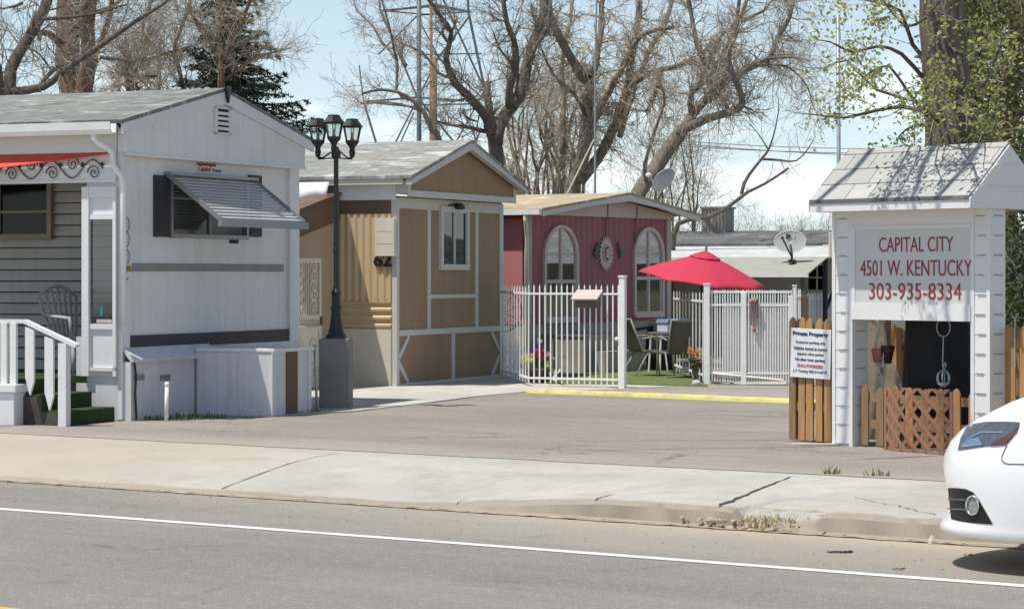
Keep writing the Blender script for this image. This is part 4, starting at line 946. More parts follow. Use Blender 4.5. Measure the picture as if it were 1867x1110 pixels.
def sling_chair(label, loc, rz):
    r = thing('patio_chair', label, 'chair', loc, rz, 'sling patio chairs on the turf')
    b = MB(); b.grid(lambda u, v: (-.23+.46*u, -.24+.46*v, .42-.025*math.sin(PI*v)), 6, 8); b.build('seat', SLING, r, smooth=True, solid=.012)
    b = MB(); b.grid(lambda u, v: (-.23+.46*u, .22+.20*v, .42+.50*v+.0*u-.02*math.sin(PI*u)), 6, 8); b.build('backrest', SLING, r, smooth=True, solid=.012)
    for s in (-1, 1):
        x = s*.245
        b = MB(); b.tube([(x, -.24, .42), (x, .22, .42), (x, .43, .93)], .014, 6); b.build('frame_rail', BRONZE, r, smooth=True)
        b = MB(); b.tube([(x*1.06, .24, .62), (x*1.15, .0, .66), (x*1.15, -.2, .65), (x*1.12, -.27, .58), (x*1.1, -.28, .42), (x*1.12, -.32, .0)], .014, 6); b.build('armrest', BRONZE, r, smooth=True)
        b = MB(); b.tube([(x*1.03, .12, .42), (x*1.1, .38, 0)], .014, 6); b.build('leg', BRONZE, r, smooth=True)
    b = MB(); b.tube([(-.245, .43, .93), (.245, .43, .93)], .014, 6); b.tube([(-.25, -.28, .40), (.25, -.28, .40)], .010, 6); b.build('crossbar', BRONZE, r, smooth=True); return r
sling_chair('brown sling patio chair seen from its side near the gate opening', G(1183, 688), math.radians(112))
sling_chair('brown sling patio chair turned with its back to the road, on the bright turf', G(1238, 692), math.radians(192))
tb = thing('patio_table', 'small dark patio table under the blue and white cooler', 'table', G(1232, 683)+Vector((0, .25, 0)), .3)
b = MB(); b.box(-.38, .38, -.28, .28, .66, .69); b.build('top', GREYM, tb)
for sx in (-1, 1):
    for sy in (-1, 1): b = MB(); b.tube([(sx*.33, sy*.23, .66), (sx*.36, sy*.26, 0)], .016, 6); b.build('leg', METALW, tb)
cl = thing('cooler', 'blue cooler box with a white front on the patio table', 'cooler', tb.location+Vector((-.02, 0, .69)), .55)
b = MB(); b.box(-.23, .23, -.15, .15, 0, .15); b.build('body', M('cooler_white', (.55, .57, .6), .08, 8), cl, bevel=.015)
b = MB(); b.prism([(-.25, .15), (.25, .15), (.21, .215), (-.21, .215)], -.17, .17, 'y'); b.build('lid', M('cooler_blue', (.14, .20, .29), .08, 6), cl, bevel=.01)
gr = thing('barbecue_grill', 'covered black barbecue grill in the shade between the patio chairs', 'grill', G(1205, 678), .4)
b = MB(); b.lathe([(.24, .0), (.27, .35), (.26, .62), (.22, .80), (.12, .90), (.0, .92)], 9); b.build('cover', M('black_grill_cover', (.012, .012, .014), .3, 4, .8, .3, 8), gr, smooth=True)
b = MB(); b.bar((-.5, 0, .72), (-.2, 0, .76), .22, .05); b.build('side_shelf', M('black_shelf', (.015, .015, .016), .2), gr)

LEAFG = leafmat('dark_pot_leaves', (.05, .09, .025), (.10, .16, .05))
def flowers(parent, c, n, spread, cols, seed=1, r=.05):
    rr = random.Random(seed); lf = MB()
    for i in range(n*3):
        p = Vector(c)+Vector((rr.gauss(0, spread[0]), rr.gauss(0, spread[1]), rr.gauss(0, spread[2])-.05)); a = rr.uniform(0, 6.3); t = Vector((math.cos(a), math.sin(a), rr.uniform(-.3, .9)))*rr.uniform(.05, .10); s_ = Vector((-t.y, t.x, .01)).normalized()*.018
        lf.add([p, p+t*.5+s_, p+t, p+t*.5-s_], [(0, 1, 2, 3)])
    lf.build('foliage', LEAFG, parent)
    for ci, (cc, pos, k) in enumerate(cols):
        b = MB()
        for i in range(k):
            q = Vector(c)+Vector(pos)+Vector((rr.gauss(0, .045), rr.gauss(0, .04), rr.gauss(0, .045)))
            for j in range(6):
                a = j*PI/3+rr.random(); tip = q+Vector((math.cos(a)*r, -abs(rr.gauss(0, .01)), math.sin(a)*r)); s_ = Vector((-math.sin(a), 0, math.cos(a)))*r*.45
                b.add([q, (q+tip)/2+s_+Vector((0, -.01, 0)), tip, (q+tip)/2-s_+Vector((0, -.01, 0))], [(0, 1, 2, 3)])
            b.blob(q+Vector((0, -.01, 0)), r*.35, 3, jit=0)
        b.build('blossom', M('petals_%d_%d' % (seed, ci), cc, .12, 20, .7, 0), parent)
pt = thing('flower_planter', 'tub of yellow, purple and red flowers at the foot of the white iron fence', 'planter', G(982, 700), 0)
b = MB(); b.lathe([(.13, 0), (.19, .20), (.20, .22), (.18, .24), (.16, .22)], 14); b.build('pot', CLAY, pt, smooth=True)
flowers(pt, (0, 0, .36), 60, (.13, .10, .09), [((.72, .66, .12), (-.17, -.05, .02), 12), ((.66, .66, .25), (.16, -.05, -.07), 6), ((.16, .05, .38), (-.07, -.02, .14), 7), ((.42, .03, .05), (.03, -.05, .05), 6), ((.72, .45, .42), (.17, 0, .05), 3), ((.74, .70, .64), (-.0, 0, .17), 4), ((.5, .05, .2), (.0, -.03, .1), 3)], 3)
p2 = thing('flower_pot', 'tall dark urn of yellow and peach flowers beside the gate post', 'planter', G(1277, 700), 0)
b = MB(); b.lathe([(.11, 0), (.12, .03), (.10, .08), (.15, .28), (.175, .36), (.185, .38), (.16, .38), (.15, .34)], 14); b.build('pot', CLAY, p2, smooth=True)
flowers(p2, (0, 0, .42), 40, (.10, .08, .06), [((.78, .60, .12), (.03, -.04, .06), 10), ((.75, .32, .14), (-.09, -.04, .03), 6), ((.74, .50, .36), (.08, -.03, -.03), 5)], 5)
rk_ = thing('white_stone', 'pale rounded stone on the turf beside the dark urn', 'stone', G(1270, 706), 0)
b = MB(); b.blob((0, 0, .055), .065, 6, jit=.1, sq=(1.1, .8, .9)); b.build('stone', ROCKW, rk_, smooth=True)
# wagon wheel behind the tan trailer corner
wh = thing('wagon_wheel', 'dark rusty spoked wheel leaning at the pale pink side wall', 'wheel', G(918, 0+688), 0)
wh.location = T3.w(-.55, .28, 0)+Vector((0, -.2, 0)); wh.location = ((915-CX)/FOC*39.9, 39.9, 0)
zc = 1.64-68/4500*39.9; RW = .33; wr = Matrix.Translation((0, 0, zc))@Matrix.Rotation(-.15, 4, 'Z')
MR = M('rusty_maroon_iron', (.07, .02, .025), .3, 8, .6)
b = MB(); b.tube([wr@Vector((RW*math.cos(2*PI*i/32), 0, RW*math.sin(2*PI*i/32))) for i in range(32)], .014, 6, closed=True); b.tube([wr@Vector((.2*math.cos(2*PI*i/24), 0, .2*math.sin(2*PI*i/24))) for i in range(24)], .006, 5, closed=True); b.build('rim', MR, wh)
for k in range(9): a = 2*PI*k/9+.2; b = MB(); b.tube([wr@Vector((0, 0, 0)), wr@Vector((RW*.5*math.cos(a), .01, RW*.5*math.sin(a))), wr@Vector((RW*math.cos(a+.12), 0, RW*math.sin(a+.12)))], .007, 5); b.build('spoke', MR, wh)
b = MB(); b.blob(wr@Vector((0, -.02, 0)), .05, 4, jit=0); b.tube([wr@Vector((0, 0, -RW)), (0, .02, 0)], .012, 5); b.build('hub', MR, wh)
# little garden fence and shrub in the corner
gf = thing('garden_fence', 'low white garden fence panel behind the iron fence corner', 'fence', G(918, 689), 0)
for k in range(7):
    b = MB(); x = k*.075; h = .60-.03*k; b.prism([(x, .03), (x+.045, .03), (x+.045, h), (x+.022, h+.04), (x, h)], 0, .015, 'y'); b.build('picket', METALW, gf)
b = MB(); b.box(0, .5, .016, .03, .15, .19); b.box(0, .5, .016, .03, .38, .42); b.build('rail', METALW, gf)
dk = thing('entry_steps', 'grey-tan boxed steps at the front of the pink trailer', 'steps', T3.w(.35, -.9, 0), T3.a)
b = MB(); b.box(0, 1.5, 0, .85, 0, .62); b.box(.2, 1.3, -.28, 0, 0, .38); b.build('body', M('taupe_boards', (.30, .28, .23), .12, 4, .8), dk)
b = MB(); b.box(-.02, 1.52, -.02, .85, .62, .65); b.build('tread', GREYM, dk)
cf = thing('white_figurine', 'small white figurine by the flower planter', 'figurine', G(1012, 698), 0)
b = MB(); b.lathe([(.05, 0), (.055, .02), (.03, .05), (.035, .10), (.02, .14), (.03, .17), (.012, .20)], 8); b.tube([(0, 0, .10), (.06, 0, .16), (.08, 0, .21)], .012, 5); b.build('body', METALW, cf, smooth=True)
vn = thing('climbing_plant', 'scruffy pale plant growing through the foot of the white gate', 'plant', G(1312, 703)+Vector((0, .15, 0)), 0)
b = MB(); rr = random.Random(4)
for i in range(260):
    p = Vector((rr.gauss(0, .14), rr.gauss(0, .05), rr.uniform(0, .45)*rr.random()**.4)); a = rr.uniform(0, 6.3); t = Vector((math.cos(a), math.sin(a)*.5, rr.uniform(-.2, .8)))*.06; s_ = Vector((-t.y, t.x, .02)).normalized()*.014; b.add([p, p+t*.5+s_, p+t, p+t*.5-s_], [(0, 1, 2, 3)])
b.build('leaves', leafmat('pale_weed_leaves', (.22, .26, .12), (.38, .38, .22)), vn)
b = MB()
for i in range(14): x = rr.gauss(0, .13); b.tube([(x*.5, 0, 0), (x, 0, .2), (x*1.2, 0, .42)], .005, 4)
b.build('stem', TWIG, vn)

# ================================================================== sign structure
S = Fr(Vector((3.08, 23.65, 0)), -50); SWd = 1.90; DP = .22
sg = thing('sign_shelter', 'white shingle-roofed sign structure with red lettering on two posts', 'sign', S.o, S.a)
def board(mb, x0, x1, y0, y1, z0, z1): mb.box(x0, x1, y0, y1, z0, z1)
xl0, xl1 = 0, S.f(1555, 700)[0]; xr0 = S.f(1772, 700)[0]; zpt = 2.31
SW_ = M('white_board_paint', (.72, .72, .71), .05, 2, .55, .15, 40, dirt=.3, dcol=(.42, .40, .36), dsc=2)
for x0, x1 in ((xl0, xl1), (xr0, SWd)):
    b = MB(); b.box(x0+.004, x1-.004, .004, DP-.004, .0, zpt)
    z = .03
    while z < zpt-.02:                               # faint lap siding on the post face
        z2 = min(z+.175, zpt); b.prism([(-.006, z), (.004, z), (.004, z2), (-.002, z2)], x0+.02, x1-.02, 'x')
        z += .178
    po_ = b.build('post', SW_, sg)
    for xs_ in (x0-.006, x1-.034): b = MB(); b.box(xs_, xs_+.04, -.014, .02, .0, zpt); b.build('corner_strip', SW_, po_)
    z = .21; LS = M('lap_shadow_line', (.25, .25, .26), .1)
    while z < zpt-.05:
        q1, q2_, q3 = R_.uniform(.02, .06), R_.uniform(.03, .065), R_.uniform(.002, .005); b = MB(); b.box((x0+x1)/2-q1, (x0+x1)/2+q2_, -.0125, -.009, z-q3, z+.003); b.build('lap_shadow_strip', LS, po_)
        b = MB(); b.box(x1-.001, x1+.003, DP*.25, DP*.8, z-.005, z+.003); b.build('lap_shadow_strip', LS, po_); z += .178
zb0 = S.f(1660, 580, 0)[1]; zbt = S.f(1660, 421, 0)[1]; zbb = S.f(1660, 551, 0)[1]
b = MB(); b.box(xl1+.02, xr0-.02, .0, .05, zb0, zpt); b.box(xl1-.0, xr0+.0, -.028, -.0, zb0-.02, zbb-.02); b.box(xl1-.0, xr0+.0, -.012, -.0, zbt+.02, zpt); b.box(xl1-.02, xr0-.0, -.026, -.012, zbt+.02, zbt+.05)
b.box(xl1-.0, xl1+.04, -.02, .0, zbb-.02, zbt+.02); b.box(xl1+.02, xr0-.02, .05, DP-.02, zb0+.0, zb0+.04)
b.box(xl1, xr0, DP-.03, DP-.005, zb0, zpt); b.build('panel', SW_, sg)
b = MB(); b.box(xl1+.04, xr0, -.012, .0, zbb-.02, zbt+.02); fc = b.build('letter_board', M('letter_board_grey', (.56, .575, .555), .06, 1.2, .35, .02, spec=.5), sg)
RED = M('sign_red', (.30, .03, .04), .12, 20, .5)
for s_, px0, px1, py0, py1 in (('CAPITAL CITY', 1602, 1737, 432, 459), ('4501 W. KENTUCKY', 1568, 1771, 474, 503), ('303-935-8334', 1584, 1752, 516, 546)):
    xa, xb, za, zb = S.frect(px0, py0, px1, py1, -.02); t = text('lettering', s_, .2, RED, fc, ((xa+xb)/2, -.0155, (za+zb)/2), FR, 1, -.0008, fit=(xb-xa, zb-za))
# roof: gable ends face along the sign, ridge parallel to the road
zr = 2.93; ze = 2.34; yc = .22; oh = .55; rx0 = -.26; rx1 = SWd+.30-.50
rx0 = S.f(1475, 372, yc-oh)[0]; rx1 = S.f(1762, 372, yc-oh)[0]; zeave = S.f(1620, 368, yc-oh)[1]; zridge = S.f(1690, 272, yc)[1]; rr0 = S.f(1528, 287, yc)[0]; rr1 = S.f(1830, 263, yc)[0]
rr0 = max(rx0, min(rr0, rx0+.08)); rx1 = SWd+.03; rr1 = rx1
b = MB()
for sg_ in (1, -1):
    y0 = yc-sg_*oh; b.prism([(y0, zeave), (yc, zridge), (yc, zridge+.03), (y0, zeave+.035)], rx0, rx1, 'x')
b.build('roof', SH_SIGN, sg)
b = MB(); b.box(rx0, rx1+.0, yc-oh+.01, yc-oh+.03, zeave-.075, zeave+.0); b.box(rx0, rx1, yc+oh-.03, yc+oh-.01, zeave-.075, zeave)
b.box(rx0+.01, rx1-.01, yc-oh+.03, yc+oh-.03, zeave-.03, zeave-.01); b.build('fascia', SW_, sg)
for xg in (rx0-.012, rx1+.0):
    b = MB(); b.prism([(yc-oh+.0, zeave-.075), (yc+oh-.0, zeave-.075), (yc+oh, zeave+.01), (yc, zridge+.0), (yc-oh, zeave+.01)], xg, xg+.014, 'x')
    x_ = xg+.014 if xg > 0 else xg-.006
    h_ = zridge-zeave
    for t0 in (.22, .62):
        w_ = oh*(1-t0)
        b.prism([(yc-w_, zeave+h_*t0), (yc+w_, zeave+h_*t0), (yc+w_-.02, zeave+h_*t0+.012), (yc-w_+.02, zeave+h_*t0+.012)], x_, x_+.012, 'x')
    b.build('gable_board', SW_, sg)

# private property notice
def picket_board(mb, x, w, h, y0=0, y1=.018, z0=.02): mb.prism([(x, z0), (x+w, z0), (x+w, h-.05), (x+w-.02, h-.015), (x+w*.5, h), (x+.02, h-.015), (x, h-.05)], y0, y1, 'y')
def cedar_fence(label, x0, x1, n, h, jit=.01, yoff=.12, back=0, group='cedar picket fence sections by the sign', w=.085, rails=(.35, .95), mat=None):
    r = thing('picket_fence', label, 'fence', S.w(x0, yoff, 0), S.a, group); L = x1-x0
    rb = MB()
    for z in rails: rb.box(0, L, .018, .055, z-.04, z+.04)
    rb.build('rail', CEDAR2, r)
    for i in range(n):
        b = MB(); x = (L-w)*i/(n-1) if n > 1 else 0; picket_board(b, 0, w, h+R_.uniform(-jit, jit)); o = b.build('picket', mat or (CEDAR if R_.random() > .25 else CEDAR2), r); o.location = (x, R_.uniform(-.004, .004), 0); o.rotation_euler = (0, R_.uniform(-.012, .012), 0)
    if back:
        for i in range(back):
            b = MB(); x = (L-w)*i/(back-1)+.03; picket_board(b, 0, w, h+R_.uniform(-jit, jit)-.02); o = b.build('picket', CEDAR2, r); o.location = (x, .06, 0)
    return r
xa = S.f(1439, 700, .12)[0]
cedar_fence('tall cedar picket fence section carrying the private property notice', xa, -.03, 6, 1.21, .02, back=5)
xa1 = S.f(1812, 700, .2)[0]
cedar_fence('tall cedar picket fence section running off right behind the white car', SWd+.02, SWd+2.6, 18, 1.17, .01, yoff=.2, w=.105, rails=(.4, .93))
x2 = S.f(1560, 760, .0)[0]
cedar_fence('low cedar picket fence between the two sign posts, behind the lattice', xl1+.03, xr0-.02, 8, .585, .012, yoff=.08, w=.088, rails=(.22, .47))
for px in (1824, 1852):
    sx = S.f(px, 600, .18)[0]; hk = thing('fence_bracket', 'thin grey hook stake on the right cedar fence, '+('nearer the sign post' if px == 1824 else 'nearer the photo edge'), 'hook', S.w(sx, .17, 0), S.a, 'hook stakes on the fence')
    b = MB(); b.tube([(0, 0, .8), (0, 0, 1.25)], .007, 5); b.build('stake', STEEL, hk); b = MB(); b.tube([(0, 0, 1.25), (-.04, 0, 1.265)], .007, 5); b.tube([(0, 0, 1.25), (.03, 0, 1.265)], .007, 5); b.build('hook', STEEL, hk)
xa, xb, za, zb = S.frect(1441, 599, 1514, 689, .09)
nt_ = thing('private_property_sign', 'white private property notice fixed to the cedar pickets', 'sign', S.w((xa+xb)/2, .095, (za+zb)/2), S.a)
nt_.rotation_euler = (0, math.radians(1.5), S.a)
hw, hh = (xb-xa)/2, (zb-za)/2
b = MB(); b.box(-hw, hw, -.004, .004, -hh, hh); b.build('board', M('notice_white', (.70, .72, .73), .05, 3, .35, 0), nt_)
NB = M('notice_navy', (.02, .025, .09), .1); NG = M('notice_grey', (.12, .12, .14), .1); NR = M('notice_red', (.5, .12, .13), .1)
for k, (s_, sz, m_) in enumerate((('Private Property', .075, NB), ('Customer parking only', .046, NG), ('Vehicles towed at owners', .046, NG), ('expense when parked', .046, NG), ('No after hour parking', .050, NB), ('UNAUTHORIZED', .046, NR), ('J-T Towing 720-314-0718', .044, NG))):
    y = hh*(.76-(0 if k == 0 else .10)-k*.235); text('lettering', s_, sz, m_, nt_, (0, -.0065, y), FR, 1.0, .0006 if k else .002, fit=(2*hw*(.88, .74, .84, .66, .74, .66, .84)[k], hh*(.21 if k == 0 else .13)))

# bent lattice panel in front of the low fence
la = thing('lattice_panel', 'bowed brown diamond lattice panel propped before the low cedar fence', 'lattice', S.w(0, 0, 0), S.a)
xa = S.f(1619, 800, -.10)[0]; xb = S.f(1745, 800, -.10)[0]; LW = xb-xa; LH = .60
def lat(x, z): 
    t = x/LW; return (xa+x, -.13-.10*math.sin(PI*t)*(.5+.5*z/LH)-.05*t, z)
b = MB(); sp_a = .158; wd_ = .036
for sgn, o_ in ((1, 0), (-1, .008)):
    c = -LH
    while c < LW+LH:
        # strip along z = sgn*(x-c)
        pts = []
        for i in range(25):
            x = (c+LH*i/24) if sgn > 0 else (c+LH*(24-i)/24); z = LH*i/24
            if 0 <= x <= LW: pts.append((x, z))
        if len(pts) > 1:
            vs = []
            for x, z in pts:
                p = lat(max(0, min(LW, x-wd_*.7)), z); q = lat(max(0, min(LW, x+wd_*.7)), z); vs += [(p[0], p[1]-o_, p[2]), (q[0], q[1]-o_, q[2])]
            b.add(vs, [(2*i, 2*i+1, 2*i+3, 2*i+2) for i in range(len(pts)-1)])
        c += sp_a
b.build('lattice', LATT, la, solid=.007)
for e_ in (0, LW): b = MB(); b.bar(lat(e_, 0), lat(e_, LH-.02), .03, .02); b.build('edge_strip', LATT, la)

# things seen through the opening
hp = thing('hanging_planter', 'macrame hanger holding dark and pinkish pots in the sign opening', 'hanging planter', S.w(S.f(1606, 640, .35)[0], .35, 0), S.a)
zt_ = 1.64-105/190
b = MB()
for dx in (-.07, .06):
    for k in range(3): b.tube([(0.0+.012*(k-1), 0, 1.36), (dx*.25, .01*k, zt_+.10), (dx, .02*(k-1), zt_-.13), (dx*.6, .02*(k-1), zt_-.34)], .006, 5)
for k in range(16): b.blob((.06*math.sin(k*.9)*(1-k/20), 0, zt_-.10-.022*k), .012, 3, jit=0)
b.tube([(0, 0, 1.36), (0, 0, 1.62)], .006, 5)
for k in range(7): b.tube([(.01*(k-3), 0, zt_-.42), (.013*(k-3), .0, zt_-.56)], .004, 4)
b.build('cord', ROPE, hp)
b = MB(); b.lathe([(.04, -.02), (.062, .10), (.058, .11)], 10, (-.04, 0, zt_-.27)); b.build('pot', M('pinkish_pot', (.40, .17, .13), .2, 9), hp, smooth=True)
b = MB(); b.lathe([(.035, -.02), (.07, .14), (.066, .15)], 10, (.06, .03, zt_-.28)); b.build('pot', M('maroon_pot', (.06, .02, .018), .2, 9), hp, smooth=True)
hx = S.f(1720, 660, .22)[0]
hk = thing('hanging_feeder', 'steel wire basket feeder hanging on a hook in the sign opening', 'feeder', S.w(hx, .22, 0), S.a)
zr_ = 1.64-97/197
b = MB(); b.tube([(.10*math.cos(2*PI*i/24)*.8, 0, zr_+.085*math.sin(2*PI*i/24)) for i in range(24)], .005, 5, closed=True); b.tube([(0, 0, zr_-.085), (-.01, 0, zr_-.36), (.01, 0, zr_-.39), (.03, 0, zr_-.36), (.03, 0, zr_-.33)], .006, 5); b.build('hook', STEEL, hk)
b = MB(); zc = 1.64-190/197
for k in range(3):
    a = k*PI/3; b.tube([(.062*math.cos(t)*math.cos(a), .062*math.cos(t)*math.sin(a), zc+.075*math.sin(t)) for t in [2*PI*i/20 for i in range(20)]], .006, 5, closed=True)
b.tube([(.05*math.cos(2*PI*i/16), .05*math.sin(2*PI*i/16), zc-.05) for i in range(16)], .006, 5, closed=True); b.tube([(.0, 0, zc+.075), (0, 0, zc+.11), (.02, 0, zc+.15)], .006, 5); b.build('basket', STEEL, hk)
# back fence, sunlit, and a lean plank
bfA = G(1560, 742)+Vector((0, 1.2, 0)); 
bf = thing('picket_fence', 'sunlit cedar picket fence further back, seen through the sign opening', 'fence', S.w(-1.35, 1.8, 0), S.a, 'cedar picket fence sections by the sign')
b = MB(); b.box(0, 2.6, .018, .06, .28, .36); b.box(0, 2.6, .018, .06, .85, .93); b.build('rail', CEDAR2, bf)
for i in range(30): b = MB(); picket_board(b, 0, .07, 1.12+R_.uniform(-.02, .02)); o = b.build('picket', CEDAR, bf); o.location = (i*.088-.3, R_.uniform(-.01, .01), 0)
bp = thing('wooden_post', 'square reddish-brown post behind the macrame hanger', 'post', S.w(S.f(1612, 600, 1.6)[0], 1.6, 0), S.a)
b = MB(); b.box(-.05, .05, -.05, .05, 0, 1.45); b.build('shaft', CEDAR2, bp)
pk = thing('leaning_plank', 'weathered plank sloping down to the right behind the macrame hanger', 'plank', S.w(0, .9, 0), S.a)
xa, za = S.f(1582, 590, .9); xb, zb = S.f(1645, 715, .9)
b = MB(); b.prism([(xa-.45, -.0), (xa-.45, za+.10), (xa+.02, za+.08), (xb+.02, zb), (xb+.10, 0)], 0, .04, 'y'); b.build('board', M('grey_weathered_ply', (.27, .225, .16), .2, 3, .9, .4, 30, stretch=(1, 1, 5)), pk)

# ================================================================== white car
CA = math.radians(-34.2+1.0); CR = Fr(Vector((0, 0, -.15)), math.degrees(CA))
SN = 14.62                                               # the car's centre line runs this far from the camera's side of the road
c_o = Vector(RD.w(-6.0, SN)); c_o.z = 0
ax = Vector((math.cos(CA), math.sin(CA), 0)); ay = Vector((-math.sin(CA), math.cos(CA), 0)); SCX = 1.09
car = thing('parked_car', 'white sedan parked facing left at the right edge of the road', 'car', (0, 0, 0), CA)
HWc = .93; LC = 4.5
def plan(s):
    """outline: s 0 at nose centre .. 1 beside front wheel .. along the side to the tail"""
    if s <= 1:
        a = s*PI/2; n = 2.55; c, sn = math.cos(a), math.sin(a)
        return (.95*(1-abs(c)**(2/n)), HWc*abs(sn)**(2/n))
    if s <= 2: return (.95+(LC-1.75)*(s-1), HWc)
    a = (3-s)*PI/2; n = 2.8; c, sn = math.cos(a), math.sin(a); return (LC-.8*(1-abs(c)**(2/n)), HWc*abs(sn)**(2/n))
# vertical profile: (z, inset at nose, inset at side)
prof = [(.17, .16, .12), (.175, .045, .05), (.205, .005, .03), (.245, .025, .03), (.28, .075, .022), (.36, .085, .010), (.46, .065, .0), (.56, .045, .0), (.63, .055, .006), (.70, .10, .016), (.77, .19, .03), (.83, .33, .05), (.875, .50, .085), (.905, .68, .16), (.93, .85, .32), (.955, 1.0, .62), (.965, 1.05, .93)]
def body(s, j):
    z, i0, i1 = prof[j]; x, y = plan(s)
    k = smooth(min(1, s)) if s <= 1 else (1 if s < 2 else smooth(3-s))
    ins = i0*(1-k)+i1*k
    k2 = min(1, s) if s <= 2 else 3-s
    f = s <= 1.5
    cx, cy = (1.35, 0) if f else (LC-1.2, 0)
    dx, dy = cx-x, -y
    if s > 1 and s < 2: dx = 0
    if 1 <= s <= 1.0: dx = 0
    dx *= (1-smooth(max(0, (s-.55)/.45))) if s <= 1 else 1
    L = math.hypot(dx, dy) or 1; ins = min(ins, L*.98)
    zz = z
    if j >= 10: zz = z+ (.13*smooth(min(1, x/1.6)) if s < 2.4 else .13)*(.4+.6*min(1, (j-9)/4))
    if j <= 1 and s > .3: zz = z+.01
    return Vector((x+dx/L*ins, -(y+dy/L*ins), zz*SCX))
SS = [i/22 for i in range(22)]+[1+i/16 for i in range(16)]+[2+i/14 for i in range(15)]
b = MB(); nj = len(prof)
full = [(s, 1) for s in SS]+[(s, -1) for s in reversed(SS[1:-1])]
vs = []
for s, m_ in full:
    for j in range(nj): p = body(s, j); vs.append((p.x, p.y*m_, p.z))
K = len(full); fs = [(i*nj+j, ((i+1) % K)*nj+j, ((i+1) % K)*nj+j+1, i*nj+j+1) for i in range(K) for j in range(nj-1)]
b.add(vs, fs)
# close the top (deck) and bottom by bridging left and right rings
n1 = len(SS)
for i in range(1, n1-1):
    i2 = i+1 if i+1 < n1 else i
    li, ri = i, (K-i) % K; li2, ri2 = i2, (K-i2) % K
    b.f.append((li*nj+nj-1, li2*nj+nj-1, ri2*nj+nj-1, ri*nj+nj-1)); b.m.append(0)
    b.f.append((li*nj, ri*nj, ri2*nj, li2*nj)); b.m.append(0)
CARW = bpy.data.materials.new('white_car_paint'); CARW.use_nodes = True; pb = CARW.node_tree.nodes['Principled BSDF']
pb.inputs['Base Color'].default_value = (.86, .86, .855, 1); pb.inputs['Roughness'].default_value = .28; pb.inputs['Coat Weight'].default_value = .6; pb.inputs['Coat Roughness'].default_value = .06
bo = b.build('body', CARW, car, smooth=True)
verts = [Vector(v) for v in b.v]; bvh = BVHTree.FromPolygons(verts, b.f)
def minpx(o): return min(CX+FOC*((o+ax*v.x+ay*v.y).x/(o+ax*v.x+ay*v.y).y) for v in verts if v.z < .3)
for _ in range(30): c_o += ax*(1712-minpx(c_o))/330            # bring the bumper lip to its measured place
car.location = (c_o.x, c_o.y, -.15)
Mi = (Matrix.Translation((c_o.x, c_o.y, -.15))@Matrix.Rotation(CA, 4, 'Z')).inverted()
def oncar(px, py, off):
    o = Mi@Vector((0, 0, H)); t = Mi@W(px, py, 20.0); d = (t-o).normalized(); h = bvh.ray_cast(o, d)
    if h[0] is None:
        h = bvh.find_nearest(o+d*((Mi@W(px, py, 15.5))-o).length); 
    n_ = h[1]
    if n_.dot(d) > 0: n_ = -n_
    return h[0]+n_*off
def lerp_poly(P, t):
    L = [0]
    for a, b2 in zip(P, P[1:]): L.append(L[-1]+math.dist(a, b2))
    x = t*L[-1]
    for i in range(len(P)-1):
        if x <= L[i+1]+1e-9:
            k = (x-L[i])/max(1e-9, L[i+1]-L[i]); return (P[i][0]+(P[i+1][0]-P[i][0])*k, P[i][1]+(P[i+1][1]-P[i][1])*k)
    return P[-1]
def patch(name, top, bot, off, mat, nu=28, nv=10, mirror=True, parent=None):
    b = MB(); pts = {}
    for i in range(nu+1):
        a = lerp_poly(top, i/nu); c = lerp_poly(bot, i/nu)
        for j in range(nv+1): k = j/nv; pts[i, j] = oncar(a[0]+(c[0]-a[0])*k, a[1]+(c[1]-a[1])*k, off)
    b.grid(lambda u, v: pts[round(u*nu), round(v*nv)], nu, nv)
    o = b.build(name, mat, parent or car, smooth=True)
    if mirror:
        m2 = MB(); m2.add([(p[0], -p[1], p[2]) for p in b.v], [f[::-1] for f in b.f]); m2.build(name, mat, parent or car, smooth=True)
    return o
HLB = M('headlight_housing', (.10, .11, .12), .3, 25, .2, 0, spec=.6); CHR = bpy.data.materials.new('chrome_reflector'); CHR.use_nodes = True
pb = CHR.node_tree.nodes['Principled BSDF']; pb.inputs['Base Color'].default_value = (.75, .77, .78, 1); pb.inputs['Metallic'].default_value = 1; pb.inputs['Roughness'].default_value = .18
BLKP = M('black_plastic', (.012, .012, .013), .2, 30, .5, 0)
top = [(1747, 820), (1752, 799), (1765, 775), (1797, 769), (1830, 768), (1860, 769.5)]; bot = [(1748, 821), (1765, 818.5), (1797, 813.5), (1834, 811), (1843, 802), (1858, 780)]
hl = patch('headlight', top, bot, .004, HLB)
def inset(P, cx, cy, k): return [(cx+(x-cx)*k, cy+(y-cy)*k) for x, y in P]
patch('reflector', [(1755, 811), (1765, 800), (1785, 797)], [(1757, 815), (1770, 814), (1793, 811)], .008, CHR, 12, 6, parent=hl)
patch('reflector', [(1768, 797), (1790, 786), (1830, 787)], [(1770, 799), (1792, 789), (1830, 788.5)], .008, CHR, 12, 3, parent=hl)
patch('side_marker', [(1806, 812), (1830, 797), (1857, 779)], [(1808, 813), (1835, 810), (1856, 784)], .008, M('dark_amber_lens', (.12, .035, .025), .1, 9, .2, 0), 14, 6, parent=hl)
hc = bpy.data.materials.new('headlight_cover'); hc.use_nodes = True; ht_ = hc.node_tree; ht_.nodes.clear()
o_ = ht_.nodes.new('ShaderNodeOutputMaterial'); g_ = ht_.nodes.new('ShaderNodeBsdfGlossy'); g_.inputs['Roughness'].default_value = .06; t_ = ht_.nodes.new('ShaderNodeBsdfTransparent'); x_ = ht_.nodes.new('ShaderNodeMixShader'); x_.inputs[0].default_value = .08
ht_.links.new(t_.outputs[0], x_.inputs[1]); ht_.links.new(g_.outputs[0], x_.inputs[2]); ht_.links.new(x_.outputs[0], o_.inputs[0])
patch('lens', top, bot, .014, hc, parent=hl)
